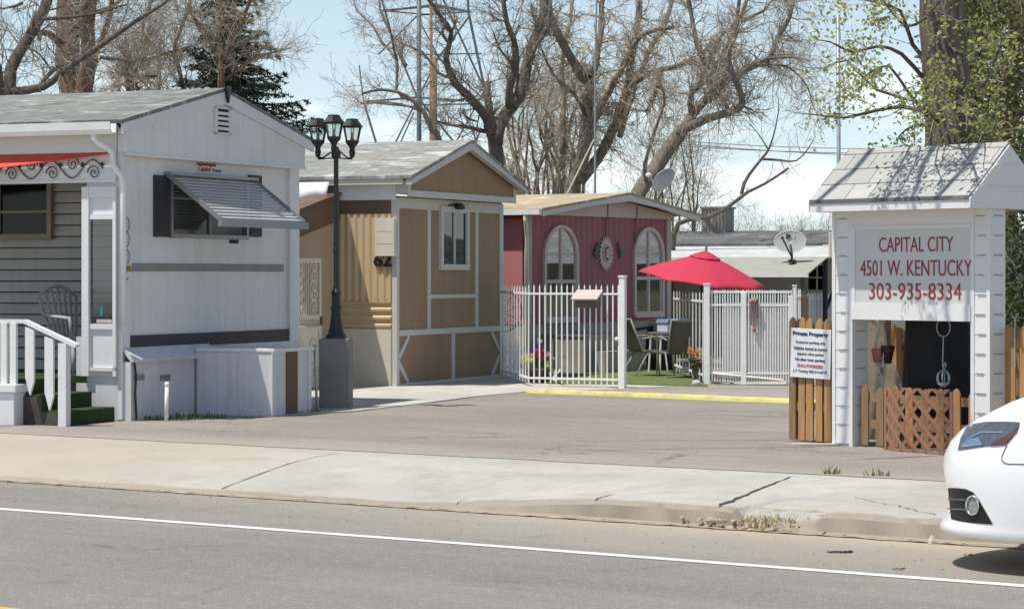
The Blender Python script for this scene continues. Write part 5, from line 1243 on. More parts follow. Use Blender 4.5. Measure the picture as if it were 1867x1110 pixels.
ft = [(1729, 889), (1745, 889), (1762, 891), (1775, 897), (1784, 908)]; fb = [(1735, 946), (1750, 950), (1775, 953), (1795, 954.5), (1811, 955)]
fg = patch('fog_lamp_recess', ft, fb, .004, BLKP)
for y0 in (907, 925): patch('slat', [(1731, y0), (1762, y0+1.5)], [(1731, y0+3), (1762, y0+4.5)], .010, M('grey_plastic_slat', (.14, .14, .14), .1), 10, 2, parent=fg)
b = MB(); rim = [oncar(1775.5+10.5*math.cos(2*PI*i/24), 920+17*math.sin(2*PI*i/24), .012) for i in range(24)]; b.tube(rim, .007, 6, closed=True); b.build('fog_lamp_ring', CHR, car); b = MB(); b.tube([(p.x, -p.y, p.z) for p in rim], .007, 6, closed=True); b.build('fog_lamp_ring', CHR, car)
patch('fog_lamp', [(1768, 911), (1775, 905), (1783, 911)], [(1768, 929), (1775, 935), (1783, 929)], .010, M('fog_lens', (.30, .31, .31), .3, 60, .15, 0), 10, 8)
b = MB(); pts = [oncar(x, y, .0015) for x, y in ((1836, 812), (1831, 822), (1827, 832), (1827, 839), (1832, 844), (1840, 845.5), (1867, 846))]; b.tube(pts, .0028, 5); b.tube([(p.x, -p.y, p.z) for p in pts], .0028, 5)
b.build('panel_seam', DARK, car)
# central grille (turned away from the road), cabin, wheels
def grl(u, v):
    s_ = abs(u-.5)*2*.20; j = 9-5*v; j0 = int(j); p = body(s_, j0).lerp(body(s_, min(9, j0+1)), j-j0); return (p.x-.006, p.y if u > .5 else -p.y, p.z)
b = MB(); b.grid(grl, 20, 10); b.build('grille', BLKP, car)
gh = MB(); cab = [(1.6, 1.05, .74), (1.95, 1.26, .66), (2.35, 1.45, .60), (3.0, 1.47, .60), (3.7, 1.26, .62), (4.2, 1.06, .70)]
def ring(x, zt_, hw): return [(x, -.80, .98), (x, -.79, 1.02), (x, -hw, zt_-.03), (x, -hw*.85, zt_), (x, hw*.85, zt_), (x, hw, zt_-.03), (x, .79, 1.02), (x, .80, .98)]
rs = [ring(*c) for c in cab]; gh.add([p for r in rs for p in r], [(i*8+j, (i+1)*8+j, (i+1)*8+j+1, i*8+j+1) for i in range(len(rs)-1) for j in (0, 2, 3, 4, 6)], 0)
gh.add([p for r in rs for p in r], [(i*8+j, (i+1)*8+j, (i+1)*8+j+1, i*8+j+1) for i in range(len(rs)-1) for j in (1, 5)], 1)
gh.build('cabin', [CARW, BLKP], car, smooth=True)
for x in (1.32, 3.75):
    for s_ in (-1, 1):
        wl = thing('wheel', None, None, (x, s_*.845, .325)); wl.parent = car
        def ylathe(prof, n=28):
            b = MB(); vs = []
            for r, y in prof:
                for j in range(n): a = 2*PI*j/n; vs.append((r*math.cos(a), y*s_, r*math.sin(a)))
            b.add(vs, [(i*n+j, i*n+(j+1) % n, (i+1)*n+(j+1) % n, (i+1)*n+j) for i in range(len(prof)-1) for j in range(n)]+[tuple(range(n)), tuple(range((len(prof)-1)*n, len(prof)*n))]); return b
        ylathe([(.39, .01), (.39, .084)]).build('wheel_arch', BLKP, wl)
        ylathe([(.31, .0), (.325, .03), (.325, .08), (.30, .10), (.22, .10)]).build('tyre', BLKP, wl, smooth=True)
        b = ylathe([(.22, .09), (.215, .101), (.05, .095), (.0, .105)]); b.build('rim', CHR, wl)

# ================================================================== trees
class Tree:
    def __init__(s, name, label, cat, base, group=None):
        s.root = thing(name, label, cat, base, 0, group); s.base = Vector(base); s.tk = MB(); s.cr = MB(); s.nodes = []; s.lf = MB()
    def limb(s, pts, r0, r1, n=8, wob=.05, seed=0, spawn=True, flat=False):
        """pts world positions; radii metres"""
        P = [Vector(p) for p in pts]
        if len(P) > 2:
            Q = []; E = [2*P[0]-P[1]]+P+[2*P[-1]-P[-2]]
            for i in range(1, len(E)-2):
                k = max(2, int((E[i+1]-E[i]).length/.35))
                for t in range(k):
                    t /= k; a, b_, c, d = E[i-1], E[i], E[i+1], E[i+2]
                    Q.append(.5*((2*b_)+(c-a)*t+(2*a-5*b_+4*c-d)*t*t+(3*b_-a-3*c+d)*t**3))
            Q.append(P[-1]); P = Q
        m = len(P); rad = []
        for i in range(m):
            k = i/(m-1); r = (r0+(r1-r0)*k)*(1+.13*noise.noise(P[i]*2.3)); rad.append(r)
            P[i] = P[i]+Vector((noise.noise(P[i]*1.7+Vector((seed, 0, 0))), noise.noise(P[i]*1.7+Vector((0, seed, 5))), noise.noise(P[i]*1.7+Vector((9, 0, seed)))*.4))*wob*min(1, k*5)
        s.tk.tube([p-s.base for p in P], rad, n)
        if spawn:
            for i in range(1, m): s.nodes.append((P[i], (P[i]-P[i-1]).normalized(), rad[i], i/(m-1)))
        return P
    def grow(s, p, d, L, r, lev, rr, bias, spread=.75, leaf=0, ls=.06):
        seg = 4 if lev > 0 else 3; pts = [p]; q = p.copy(); dd = d.copy(); br = []
        for i in range(seg):
            dd = (dd+Vector((rr.gauss(0, .22), rr.gauss(0, .22), rr.gauss(0, .22)))+bias*(.10+.10*i)).normalized(); q = q+dd*(L/seg); pts.append(q.copy()); br.append((q.copy(), dd.copy()))
        n = 4 if r > .015 else 3
        rad = [max(.0028, r*(1-.75*i/seg)) for i in range(seg+1)]
        s.cr.tube([x-s.base for x in pts], rad, n, cap=False)
        if leaf and lev <= 1:
            for _ in range(leaf):
                c = pts[rr.randrange(1, len(pts))]+Vector((rr.gauss(0, .06), rr.gauss(0, .06), rr.gauss(0, .05))); s.leaf(c, rr, ls)
        if lev > 0:
            for i in range(rr.choice((3, 4, 5))):
                k = rr.randrange(0, len(br)); c, cd = br[k]
                nd = (cd+Vector((rr.gauss(0, spread), rr.gauss(0, spread), rr.gauss(0, spread)))).normalized()
                s.grow(c, nd, L*rr.uniform(.45, .8), r*rr.uniform(.4, .6), lev-1, rr, bias, spread, leaf, ls)
    def leaf(s, c, rr, ls):
        a = Vector((rr.gauss(0, 1), rr.gauss(0, 1), rr.gauss(0, .8)-.3)).normalized(); b_ = a.orthogonal().normalized(); b_.rotate(Matrix.Rotation(rr.uniform(0, 6.3), 3, a)); L = ls*rr.uniform(.6, 1.3)
        c = c-s.base; s.lf.add([c, c+a*L*.5+b_*L*.28, c+a*L, c+a*L*.5-b_*L*.28], [(0, 1, 2, 3)])
    def twigs(s, n, L, lev=2, rscale=.35, bias=(0, 0, .25), seed=1, spread=.6, tmin=.15, leaf=0, ls=.06, zmin=None, rmax=.03, box=None):
        rr = random.Random(seed); bias = Vector(bias); C_ = [x for x in s.nodes if x[3] >= tmin and (zmin is None or x[0].z > zmin)]
        if not C_: return
        for _ in range(n):
            p, d, r, k = rr.choice(C_)
            side = Vector((rr.gauss(0, 1), rr.gauss(0, 1), rr.gauss(0, 1))); nd = (d*.55+side.normalized()*.9+bias*.6).normalized()
            s.grow(p, nd, L*rr.uniform(.55, 1.15), min(rmax, max(.008, r*rscale)), lev, rr, bias, spread, leaf, ls)
    def done(s, bark, twig, leafm=None, tn='trunk'):
        s.tk.build(tn, bark, s.root, smooth=True)
        if s.cr.v: s.cr.build('crown', twig, s.root)
        if s.lf.v: s.lf.build('foliage', leafm, s.root)
def PX(L, d, dd=0.0, seed=0):
    """measured silhouette points lifted to their place at depth d, drifting in depth along the limb"""
    n = len(L); return [W(x, y, d+dd*(i/max(1, n-1))+ .35*noise.noise(Vector((x*.02, y*.02, seed)))*(1 if i else 0)) for i, (x, y) in enumerate(L)]
def px(r, d): return r*d/FOC
def tree_from(name, label, cat, d, limbs, bark, twig, base_px, group=None, **tw):
    b0 = W(base_px, 500, d); t = Tree(name, label, cat, (b0.x, d, 0), group)
    for i, (L, r0, r1, dd, sp) in enumerate(limbs):
        P = PX(L, d, dd, i)
        if i == 0: P = [Vector((b0.x, d, -.05))]+P
        t.limb(P, px(r0, d), px(r1, d), 10 if r0 > 10 else 7, wob=.06, seed=i*3.1, spawn=sp)
    return t
# --- far left pair
t = tree_from('bare_tree', 'dark bare tree leaning up from the left photo edge over the white trailer roof', 'tree', 44, [
    ([(10, 420), (14, 172), (28, 110), (60, 60), (98, -30)], 17, 10, .8, 1),
    ([(8, 200), (-6, 120), (-40, 40)], 9, 5, -1.2, 1),
    ([(22, 168), (78, 158), (112, 132), (165, 96), (215, 62), (262, 30), (300, 6), (330, -20)], 8, 2.2, -1.0, 1),
    ([(78, 35), (130, 32), (180, 22), (235, 8)], 4, 1.5, .8, 1),
    ([(70, 165), (100, 128), (150, 100), (172, 88)], 5, 2, 1.5, 1),
    ([(40, 6), (20, 14), (-10, 18)], 3, 1.5, 1, 1),
    ([(96, 132), (70, 100), (50, 84), (36, 70)], 2, .8, 1, 1)], BARKD, TWIGD, 8)
t.twigs(120, .7, 2, seed=3, zmin=4.2, rmax=.02); t.done(BARKD, TWIGD)
t = tree_from('broken_trunk_tree', 'massive pale brown double trunk tree rising behind the white trailer roof', 'tree', 58, [
    ([(128, 400), (130, 172), (122, 110), (126, 50), (122, -40)], 27, 22, 1.0, 1),
    ([(150, 380), (152, 170), (166, 110), (158, 50), (170, -40)], 17, 14, -1.0, 1),
    ([(112, 82), (90, 62), (72, 62), (70, 72)], 8, 4, -1, 0),
    ([(170, 110), (190, 60), (205, 0), (214, -40)], 6, 4, -1, 1),
    ([(128, 60), (150, 30), (200, 15), (235, -10)], 5, 2.5, 1, 1)], BARKB, TWIG, 135)
t.twigs(100, .7, 2, seed=5, zmin=5.0, rmax=.02); t.done(BARKB, TWIG)
t = tree_from('bare_tree', 'twisted bare tree with forked stems and dense grey twigs behind the white trailer ridge', 'tree', 52, [
    ([(234, 420), (232, 165), (233, 130), (236, 98)], 7, 6, .5, 1),
    ([(244, 400), (243, 165), (246, 140), (262, 108), (268, 70), (275, 10)], 6, 3, 1, 1),
    ([(236, 132), (250, 138), (290, 140)], 4, 2, -1, 1),
    ([(252, 165), (240, 140), (232, 120)], 4, 3, .6, 1),
    ([(286, 420), (290, 160), (284, 90), (262, 60), (272, 20), (290, -30)], 5, 2.5, 1, 1),
    ([(182, 104), (215, 108), (262, 110), (300, 98), (345, 86), (390, 70)], 3.5, 1.5, -1, 1),
    ([(330, 400), (334, 160), (318, 100), (330, 50), (350, -10)], 5, 3, -1, 1)], BARKD, TWIG, 240)
t.twigs(330, .7, 2, seed=6, zmin=4.4, spread=.7, rmax=.018); t.done(BARKD, TWIG)
# --- conifer
def conifer(name, label, d, pxc, zt, zb, prof_, seed, dens=1.0, mat=None, group=None):
    b0 = W(pxc, 500, d); r_ = random.Random(seed); root = thing(name, label, 'tree', (b0.x, d, 0), 0, group)
    tk = MB(); tk.tube([(0, 0, 0), (.05, 0, zt*.5), (0, 0, zt)], [.22, .16, .03], 10); tk.build('trunk', BARKD, root, smooth=True)
    nd = MB(); bw = MB(); z = zb
    while z < zt:
        L0 = prof_(z)
        for k in range(r_.choice((4, 5, 6))):
            a = r_.uniform(0, 2*PI); L = L0*r_.choice((.4, .6, .8, 1.0, 1.15)); D = Vector((math.cos(a), math.sin(a), 0)); p = Vector((0, 0, z+r_.uniform(-.28, .28))); n = max(4, int(L/.16)); pts = [p]; dr_ = r_.uniform(-.10, .03)
            for i in range(n): t_ = i/n; pts.append(pts[-1]+(D*(L/n)+Vector((r_.gauss(0, .015), r_.gauss(0, .015), (dr_+.10*t_)*L/n*3.2))))
            bw.tube(pts, [.028*(1-.8*i/n) for i in range(n+1)], 4)
            for i in range(1, n+1):
                if r_.random() > dens: continue
                for s_ in (-1, 1):
                    sd_ = Vector((-D.y, D.x, 0))*s_; ll = (.30*(1-i/n)+.14)*r_.uniform(.7, 1.3)*min(1.2, L0/1.2)
                    e = pts[i]+sd_*ll+D*ll*.55+Vector((0, 0, -.07)); m_ = 7
                    for q in range(m_):
                        c = pts[i].lerp(e, (q+.5)/m_)
                        for _ in range(3):
                            v = Vector((r_.gauss(0, 1), r_.gauss(0, 1), r_.gauss(0, .6)+.2)).normalized()*.10; o_ = v.orthogonal().normalized()*.017
                            nd.add([c-o_, c+v*.5-o_*.2, c+v, c+o_], [(0, 1, 2, 3)])
        z += .115*r_.uniform(.8, 1.25)
    bw.build('branches', BARKD, root); nd.build('foliage', mat, root)
SPR = leafmat('spruce_needles', (.012, .032, .022), (.035, .06, .035), .15)
conifer('spruce_tree', 'dark spruce tree with drooping boughs behind the white trailer gable', 47.5, 418, 9.2, 2.6, lambda z: max(.5, 2.05*max(.12, 1-(z-3.4)/4.4)) if z > 3.4 else 2.0, 5, mat=SPR)
t = tree_from('bare_tree', 'scruffy brown leafless tree tangled with the spruce top', 'tree', 46.0, [
    ([(402, 420), (404, 130), (398, 60), (408, -30)], 8, 5, .3, 1), ([(402, 110), (430, 60), (455, 10), (470, -30)], 5, 2.5, -.6, 1), ([(402, 120), (380, 70), (350, 20), (340, -30)], 5, 2.5, .6, 1), ([(404, 150), (440, 120), (480, 100), (530, 88)], 3, 1, .4, 1)], BARKB, TWIG, 402)
t.twigs(130, .65, 2, seed=8, zmin=5.2, rmax=.014); t.done(BARKB, TWIG)
# --- transmission tower and poles
tw = thing('transmission_tower', 'dark steel lattice transmission tower rising behind the tan trailer', 'tower', W(764, 500, 118)-Vector((0, 0, H)), 0)
b = MB(); o = tw.location; D_ = 118
def TP(x, y, dd=0): return W(x, y, D_+dd)-o
def tb_(x0, y0, x1, y1, r=3.2, a=0, c=0): b.bar(TP(x0, y0, a), TP(x1, y1, c), px(r*1.15, D_), px(r*1.15, D_))
for dd, sh in ((-4, 0), (4, 14)):
    tb_(695+sh, 20, 790, 12-sh*.2, 3, dd, 0); tb_(854+sh*.3, 22, 790, 12-sh*.2, 3, dd, 0); tb_(695, 20, 790, 28, 2.2, dd, dd); tb_(854, 22, 760, 28, 2.2, dd, dd)
    tb_(663, 186, 760, 178, 3, dd, 0); tb_(663, 186, 760, 196, 2.6, dd, dd); tb_(760, 178, 846, 184, 3, dd, dd); tb_(760, 192, 860, 190, 2.4, dd, dd)
tb_(695, 20, 760, 176, 3.2); tb_(854, 22, 884, 165, 4.2); tb_(884, 165, 905, 420, 4.2); tb_(852, -40, 854, 22, 4); tb_(790, -40, 884, 165, 3.4); tb_(884, 165, 890, 180, 3)
tb_(856, 30, 800, 105, 3); tb_(800, 105, 720, 262, 2.6); tb_(760, 176, 830, 262, 3.4); tb_(830, 262, 860, 330, 3.4); tb_(690, 100, 760, 30, 2.2); tb_(760, 30, 800, 105, 2.4); tb_(800, 105, 880, 180, 2.6); tb_(763, 100, 878, 98, 2)
tb_(663, 186, 688, 268, 3.4); tb_(688, 268, 700, 330, 3.4); tb_(663, 186, 655, 120, 2); tb_(755, 205, 728, 265, 2.2); tb_(878, 235, 862, 268, 3); tb_(860, 235, 870, 262, 2.2); tb_(728, 265, 700, 330, 2.2); tb_(884, 165, 830, 262, 2.4)
b.build('lattice', TOWER, tw)
def pole(name, label, x, y0, d, r0, r1, mat, cat='pole', lean=0, extra=None):
    b0 = W(x, 500, d); top = W(x+lean, y0, d); r = thing(name, label, cat, (b0.x, d, 0)); b = MB(); b.tube([(0, 0, -.1), (top.x-b0.x, 0, top.z)], [px(r0, d), px(r1, d)], 10); b.build('shaft', mat, r, smooth=True)
    if extra: extra(r, top-Vector((b0.x, d, 0)))
    return r
pole('utility_pole', 'tall dark steel utility pole in front of the lattice tower', 764, -60, 90, 5, 4, TOWER)
pole('utility_pole', 'thin pale wooden pole beside the dark steel pole', 786, -60, 88, 3.4, 2.6, WOODP)
pole('utility_pole', 'thick reddish brown cut trunk pole beside the lattice tower', 791, 106, 62, 7, 6, WOODP)
def ins(r, t):
    b = MB(); b.bar(t+Vector((-.06, 0, -.10)), t+Vector((.0, 0, -.10)), .03, .03); b.lathe([(.03, -.14), (.03, -.06), (.01, -.03)], 8, (t.x-.07, 0, t.z)); b.build('insulator', STEEL, r)
pole('metal_pole', 'slim galvanised pole standing behind the sign roof', 1531, 28, 40, 3.8, 3.6, STEEL, lean=-3, extra=ins)
# --- main bare trees
t = tree_from('bare_tree', 'bare cottonwood with forked dark trunk just right of the lattice tower', 'tree', 55, [
    ([(908, 420), (906, 300), (900, 255), (892, 225)], 14, 12, .2, 0),
    ([(897, 245), (885, 215), (862, 182), (838, 160), (826, 142), (815, 105), (822, 60), (800, 30), (770, -20)], 10, 3, -1.5, 1),
    ([(900, 235), (890, 190), (888, 150)], 7, 6, .8, 1),
    ([(905, 262), (912, 222), (936, 190), (955, 150), (965, 110), (980, 60), (990, 20), (985, -40)], 13, 7, 1.2, 1),
    ([(930, 195), (928, 160), (940, 110), (938, 70), (925, 40), (915, -30)], 8, 4, -1.0, 1),
    ([(962, 120), (978, 80), (1000, 50), (1005, -20)], 4, 3, .5, 1),
    ([(925, 200), (945, 140), (912, 90), (900, 60)], 3, 1.2, -.8, 1),
    ([(884, 240), (850, 232), (820, 228), (800, 222)], 4.5, 1.6, -1, 1),
    ([(845, 200), (850, 215), (870, 222)], 3, 1.5, -1, 0),
    ([(826, 142), (800, 135), (770, 95), (730, 80), (700, 40), (690, 0)], 3, 1.2, .8, 1)], BARKD, TWIGD, 908)
t.twigs(220, .68, 2, seed=11, zmin=3.8, rmax=.022); t.done(BARKD, TWIGD)
t = tree_from('bare_tree', 'spindly bare tree stooping left in front of the brown pole', 'tree', 54, [
    ([(806, 420), (803, 258), (790, 242), (772, 208), (752, 186), (725, 168), (690, 164), (662, 172)], 9, 2, -.8, 1),
    ([(745, 182), (725, 165), (722, 110), (700, 80), (680, 50), (650, 20), (640, -10)], 3.5, 1, 1, 1),
    ([(740, 120), (728, 100), (735, 80)], 4, 3, .4, 1),
    ([(724, 110), (715, 70), (702, 20), (690, -10)], 2.5, 1.2, -.6, 1),
    ([(770, 205), (730, 190), (690, 186), (660, 190), (630, 165)], 2.2, .8, .5, 1)], BARKG, TWIG, 806)
t.twigs(90, .6, 2, seed=12, zmin=4, rmax=.012); t.done(BARKG, TWIG)
t = tree_from('bare_tree', 'huge many-stemmed bare willow filling the sky behind the pink trailer', 'tree', 58, [
    ([(1045, 420), (1043, 345), (1060, 290), (1068, 230), (1072, 180), (1078, 135), (1060, 120)], 15, 9, .6, 1),
    ([(1070, 150), (1050, 125), (1030, 90), (1012, 50), (998, 10), (995, -40)], 9, 6, -1, 1),
    ([(1078, 140), (1090, 100), (1094, 60), (1096, 10), (1110, -40)], 7, 4.5, .8, 1),
    ([(1050, 335), (1075, 260), (1085, 210), (1110, 170), (1130, 130), (1150, 90), (1178, 60), (1230, 50)], 8, 4, -1.4, 1),
    ([(1058, 330), (1090, 290), (1115, 240), (1132, 200), (1145, 150), (1152, 100), (1160, 60), (1165, 0)], 11, 6, 1.6, 1),
    ([(1062, 300), (1080, 235), (1102, 200)], 5, 2, 0, 1),
    ([(1068, 210), (1048, 172), (1020, 150), (995, 110), (980, 70)], 4, 1.5, -1, 1),
    ([(1026, 280), (1028, 170), (1024, 100), (1040, 40), (1046, -20)], 5, 3, 2, 1),
    ([(1138, 180), (1160, 150), (1195, 130), (1230, 122), (1262, 110), (1290, 140), (1300, 175)], 7, 3, -1.2, 1),
    ([(1205, 132), (1196, 165), (1180, 205)], 6, 4, .5, 1),
    ([(1130, 250), (1150, 180), (1180, 100), (1215, 40), (1225, -20)], 6, 4, 1.5, 1)], BARKG, TWIGY, 1045)
t.twigs(330, .64, 2, seed=14, zmin=3.9, rmax=.022, bias=(.05, 0, .05)); 
t.twigs(200, 1.1, 1, seed=15, zmin=4.6, rmax=.010, bias=(0, 0, -1.1)); t.done(BARKG, TWIGY)
t = tree_from('bare_tree', 'spreading bare tree whose forked limbs sweep right above the pink trailer', 'tree', 53, [
    ([(1152, 440), (1165, 352), (1190, 315), (1225, 265), (1244, 238)], 16, 13, .5, 0),
    ([(1240, 245), (1265, 205), (1300, 170), (1335, 140), (1380, 118), (1405, 105), (1420, 70), (1440, 30), (1450, -20)], 10, 3, 1.5, 1),
    ([(1248, 236), (1290, 216), (1330, 206), (1350, 192), (1345, 160), (1330, 110), (1340, 60), (1360, 0)], 9, 3, -1.5, 1),
    ([(1262, 205), (1262, 170), (1300, 130), (1330, 80), (1345, 30), (1350, -30)], 7, 3, -.6, 1),
    ([(1380, 118), (1420, 118), (1445, 128), (1470, 160), (1478, 184)], 3, .8, .5, 1),
    ([(1395, 108), (1440, 105), (1475, 112)], 3, 1, .8, 1),
    ([(1178, 330), (1175, 300), (1195, 240), (1212, 190), (1200, 150)], 4, 1.8, -1.5, 1),
    ([(1300, 170), (1290, 120), (1270, 80), (1262, 20), (1250, -20)], 6, 3, .5, 1),
    ([(1330, 205), (1310, 170), (1296, 130)], 4, 2, -.5, 1),
    ([(1290, 120), (1320, 60), (1390, 20), (1420, -20)], 4, 2, 1, 1)], BARKG, TWIG, 1152)
t.twigs(340, .60, 2, seed=16, zmin=4.1, rmax=.02); t.twigs(120, 1.1, 1, seed=17, zmin=4.6, tmin=.1, rmax=.010, bias=(-.2, 0, -1.1)); t.done(BARKG, TWIG)
t = tree_from('bare_tree', 'low bare limb stretching right over the far grey roof', 'tree', 50, [
    ([(1225, 470), (1240, 408), (1290, 396), (1330, 376), (1362, 350), (1395, 335), (1438, 306)], 6.5, 2, -1, 1),
    ([(1352, 352), (1362, 318), (1390, 288), (1402, 270), (1415, 230), (1418, 180)], 3.6, .8, .8, 1),
    ([(1388, 290), (1420, 292), (1450, 292), (1475, 270), (1488, 250)], 2.6, .6, -.5, 1),
    ([(1400, 272), (1380, 240), (1360, 220)], 1.6, .5, .5, 1)], BARKD, TWIGD, 1225)
t.twigs(16, .6, 1, seed=18, zmin=3.0, rmax=.010); t.done(BARKD, TWIGD)
# thicket of fine stems between the big trees
t = Tree('bare_shrub', 'pale brown leafless thicket behind the tan and pink trailers', 'shrub', (W(985, 500, 64).x, 64, 0)); rr = random.Random(21)
for i in range(26):
    x = rr.uniform(925, 1055); P = [W(x, 440, 64+rr.uniform(-1.5, 1.5)), W(x+rr.uniform(-10, 10), 330, 64+rr.uniform(-1.5, 1.5)), W(x+rr.uniform(-35, 30), 230, 64+rr.uniform(-2, 2)), W(x+rr.uniform(-50, 40), rr.uniform(120, 190), 64+rr.uniform(-2, 2))]; t.limb(P, .05, .012, 5, seed=i)
t.twigs(420, .7, 2, seed=22, rmax=.013, zmin=3.2, bias=(0, 0, .4)); t.done(BARKG, TWIGY)
for k, (x, w_, zt_, lab, sd_) in enumerate(((1215, 60, 5.2, 'tangled leafless brush behind the pink trailer roof edge', 31), (1400, 60, 2.95, 'low distant bare bushes over the far grey roof', 32), (1470, 45, 2.85, 'low distant bare bush beside the utility box', 33))):
    D__ = 60 if k == 0 else 75; t = Tree('bare_shrub', lab, 'shrub', (W(x, 500, D__).x, D__, 0)); rr = random.Random(sd_)
    for i in range(14):
        xx = x+rr.uniform(-w_, w_); b0 = W(xx, 500, D__); b0.z = .1; t.limb([b0, b0+Vector((rr.uniform(-.2, .2), rr.uniform(-1, 1), zt_*.5)), b0+Vector((rr.uniform(-.5, .5), rr.uniform(-1, 1), zt_*rr.uniform(.75, .95)))], .045, .012, 5, seed=i)
    t.twigs(150 if k == 0 else 80, 1.0 if k == 0 else .7, 2, seed=sd_+5, rmax=.015, zmin=1.8, bias=(0, 0, .5)); t.done(BARKG, TWIG if k else TWIGY)

# --- right: big leafing trunk behind the sign, and mixed greenery
LG = leafmat('young_yellow_green_leaves', (.27, .34, .09), (.50, .52, .18), .5); LO = leafmat('olive_green_leaves', (.075, .105, .035), (.20, .215, .075), .35)
bT = Vector((S.w(1.10, 1.15, 0))); dT = bT.y
def TX(x, y, dd=0): return W(x, y, dT+dd)
t = Tree('leafing_tree', 'thick rough-barked trunk with fresh green sprays behind the sign structure', 'tree', bT)
t.limb([Vector((TX(1718, 600).x, dT, -.05)), TX(1715, 640), TX(1712, 560), TX(1728, 420), TX(1736, 265), TX(1727, 180), TX(1722, 90), TX(1715, 0), TX(1712, -120), TX(1705, -420)], px(54, dT), px(36, dT), 18, wob=.04, spawn=False)
rr = random.Random(41)
L_ = [([(1700, 120), (1660, 80), (1640, 20), (1600, 5), (1540, -5), (1500, -12)], 3, 1), ([(1690, 150), (1640, 100), (1600, 85), (1560, 95), (1520, 75), (1490, 72)], 2.6, -1), ([(1700, 210), (1650, 195), (1600, 200), (1540, 215), (1490, 210), (1445, 205)], 3, .8), ([(1700, 225), (1660, 170), (1620, 120), (1580, 140), (1576, 165)], 2.2, -1), ([(1710, 235), (1670, 228), (1640, 250), (1650, 265)], 2, .5), ([(1715, 60), (1740, 90), (1760, 150), (1750, 200)], 3, -1.2), ([(1705, 60), (1690, 110), (1720, 160), (1735, 215)], 2.5, -1.6), ([(1720, 10), (1770, 40), (1800, 90), (1830, 150)], 3, 1), ([(1700, 190), (1600, 165), (1540, 110), (1500, 125), (1460, 120)], 2, 1.6), ([(1700, 0), (1690, 30), (1650, 50), (1600, -20)], 3, -1), ([(1722, 230), (1690, 200), (1700, 150), (1740, 120)], 2, -1.1), ([(1740, 220), (1760, 190), (1720, 160), (1745, 230)], 2, -1.2), ([(1730, 60), (1700, 20), (1740, -20)], 2, -1.1), ([(1745, 240), (1790, 250), (1820, 230)], 2, -.8), ([(1705, 170), (1680, 160), (1664, 190), (1672, 214)], 2, -1.0), ([(1745, 170), (1790, 160), (1810, 120), (1830, 60)], 2.4, -.9)]
for i, (P, r, dd) in enumerate(L_): t.limb(PX(P, dT, dd*1.2, i+50), px(r*1.6, dT), px(.8, dT), 6, wob=.05, seed=i)
t.twigs(105, .30, 1, seed=43, rmax=.006, tmin=.16, leaf=6, ls=.052, bias=(-.1, 0, -.08)); 
vis = len(t.nodes)
# limbs above the picture whose shade falls on the sign roof and the lot
for i in range(9):
    a = rr.uniform(2.3, 4.0); z = rr.uniform(5.0, 8.0); P0 = bT+Vector((0, 0, z)); D1 = Vector((math.cos(a), math.sin(a), rr.uniform(.05, .3)))
    t.limb([P0, P0+D1*1.2, P0+D1*2.6+Vector((0, rr.uniform(-.6, .6), .2)), P0+D1*rr.uniform(3.5, 5)+Vector((0, 0, .5)), P0+D1*(7.5 if i % 2 else 5.4)+Vector((0, 0, rr.uniform(0, .6)))], .06, .012, 6, seed=i+70)
s_nodes = t.nodes; t.nodes = s_nodes[vis:]
t.twigs(30, .8, 1, seed=44, rmax=.010, leaf=1, ls=.07, bias=(-.1, 0, .1)); t.done(M('furrowed_brown_bark', (.20, .165, .125), .5, 5, .95, 1.0, 18, c2=(.36, .31, .24), stretch=(6, 6, .7), dist=.06), TWIG, LG)
t = Tree('leafing_tree', 'leaning brown trunk wrapped in olive greenery at the right photo edge', 'tree', (W(1850, 500, 33).x, 33, 0)); d_ = 33
t.limb([Vector((W(1835, 500, 33).x, 33, 0)), W(1838, 420, d_), W(1832, 260, d_), W(1850, 120, d_), W(1862, 0, d_), W(1868, -120, d_)], px(26, d_), px(16, d_), 12, spawn=False)
for i, P in enumerate(([(1845, 200), (1800, 150), (1780, 90), (1800, 20)], [(1850, 150), (1880, 80), (1860, 0)], [(1840, 240), (1790, 230), (1770, 190), (1780, 120)], [(1845, 220), (1880, 190), (1900, 120)], [(1850, 80), (1810, 40), (1790, -20)], [(1830, 280), (1800, 262), (1785, 240)], [(1836, 330), (1866, 280), (1872, 240)], [(1850, 40), (1780, 10), (1768, -30)])):
    t.limb(PX(P, d_, (-1)**i*1.3, i), px(5, d_), px(1.2, d_), 6, seed=i+3)
t.twigs(300, .6, 1, seed=45, rmax=.012, tmin=.1, leaf=9, ls=.075, bias=(0, 0, -.1)); t.done(BARKB, TWIG, LO)
t = Tree('evergreen_bush', 'dark green bush filling the gap right of the sign post above the cedar fence', 'shrub', (W(1870, 500, 29).x, 29, 0)); rr = random.Random(9)
for i in range(22): x = rr.uniform(1825, 1960); yy = rr.uniform(26.6, 30); b0 = W(x, 500, yy); b0.z = 0; t.limb([b0, b0+Vector((rr.uniform(-.2, .2), 0, 1.0)), b0+Vector((rr.uniform(-.4, .4), rr.uniform(-.5, .5), rr.uniform(1.5, 2.7)))], .03, .01, 5, seed=i)
t.twigs(200, .6, 1, seed=46, rmax=.01, tmin=.1, leaf=16, ls=.075, bias=(0, 0, .1)); t.done(BARKD, TWIGD, leafmat('dark_green_leaves', (.03, .055, .018), (.09, .12, .04), .25))
# wires
for k, (y0, y1, y2) in enumerate(((253, 262, 272), (262, 270, 280), (256, 268, 285))):
    wr_ = thing('power_line', ('upper', 'middle', 'lowest')[k]+' thin power line sagging across the sky towards the slim pole', 'power line', W(1260, y0, 70)); b = MB(); o = wr_.location
    b.tube([W(1180+i*36, y0+(y2-y0)*i/12-8*math.sin(PI*i/12)*0+4*math.sin(PI*i/12), 70)-o for i in range(13)], .012, 4); b.build('wire', GREYM, wr_)

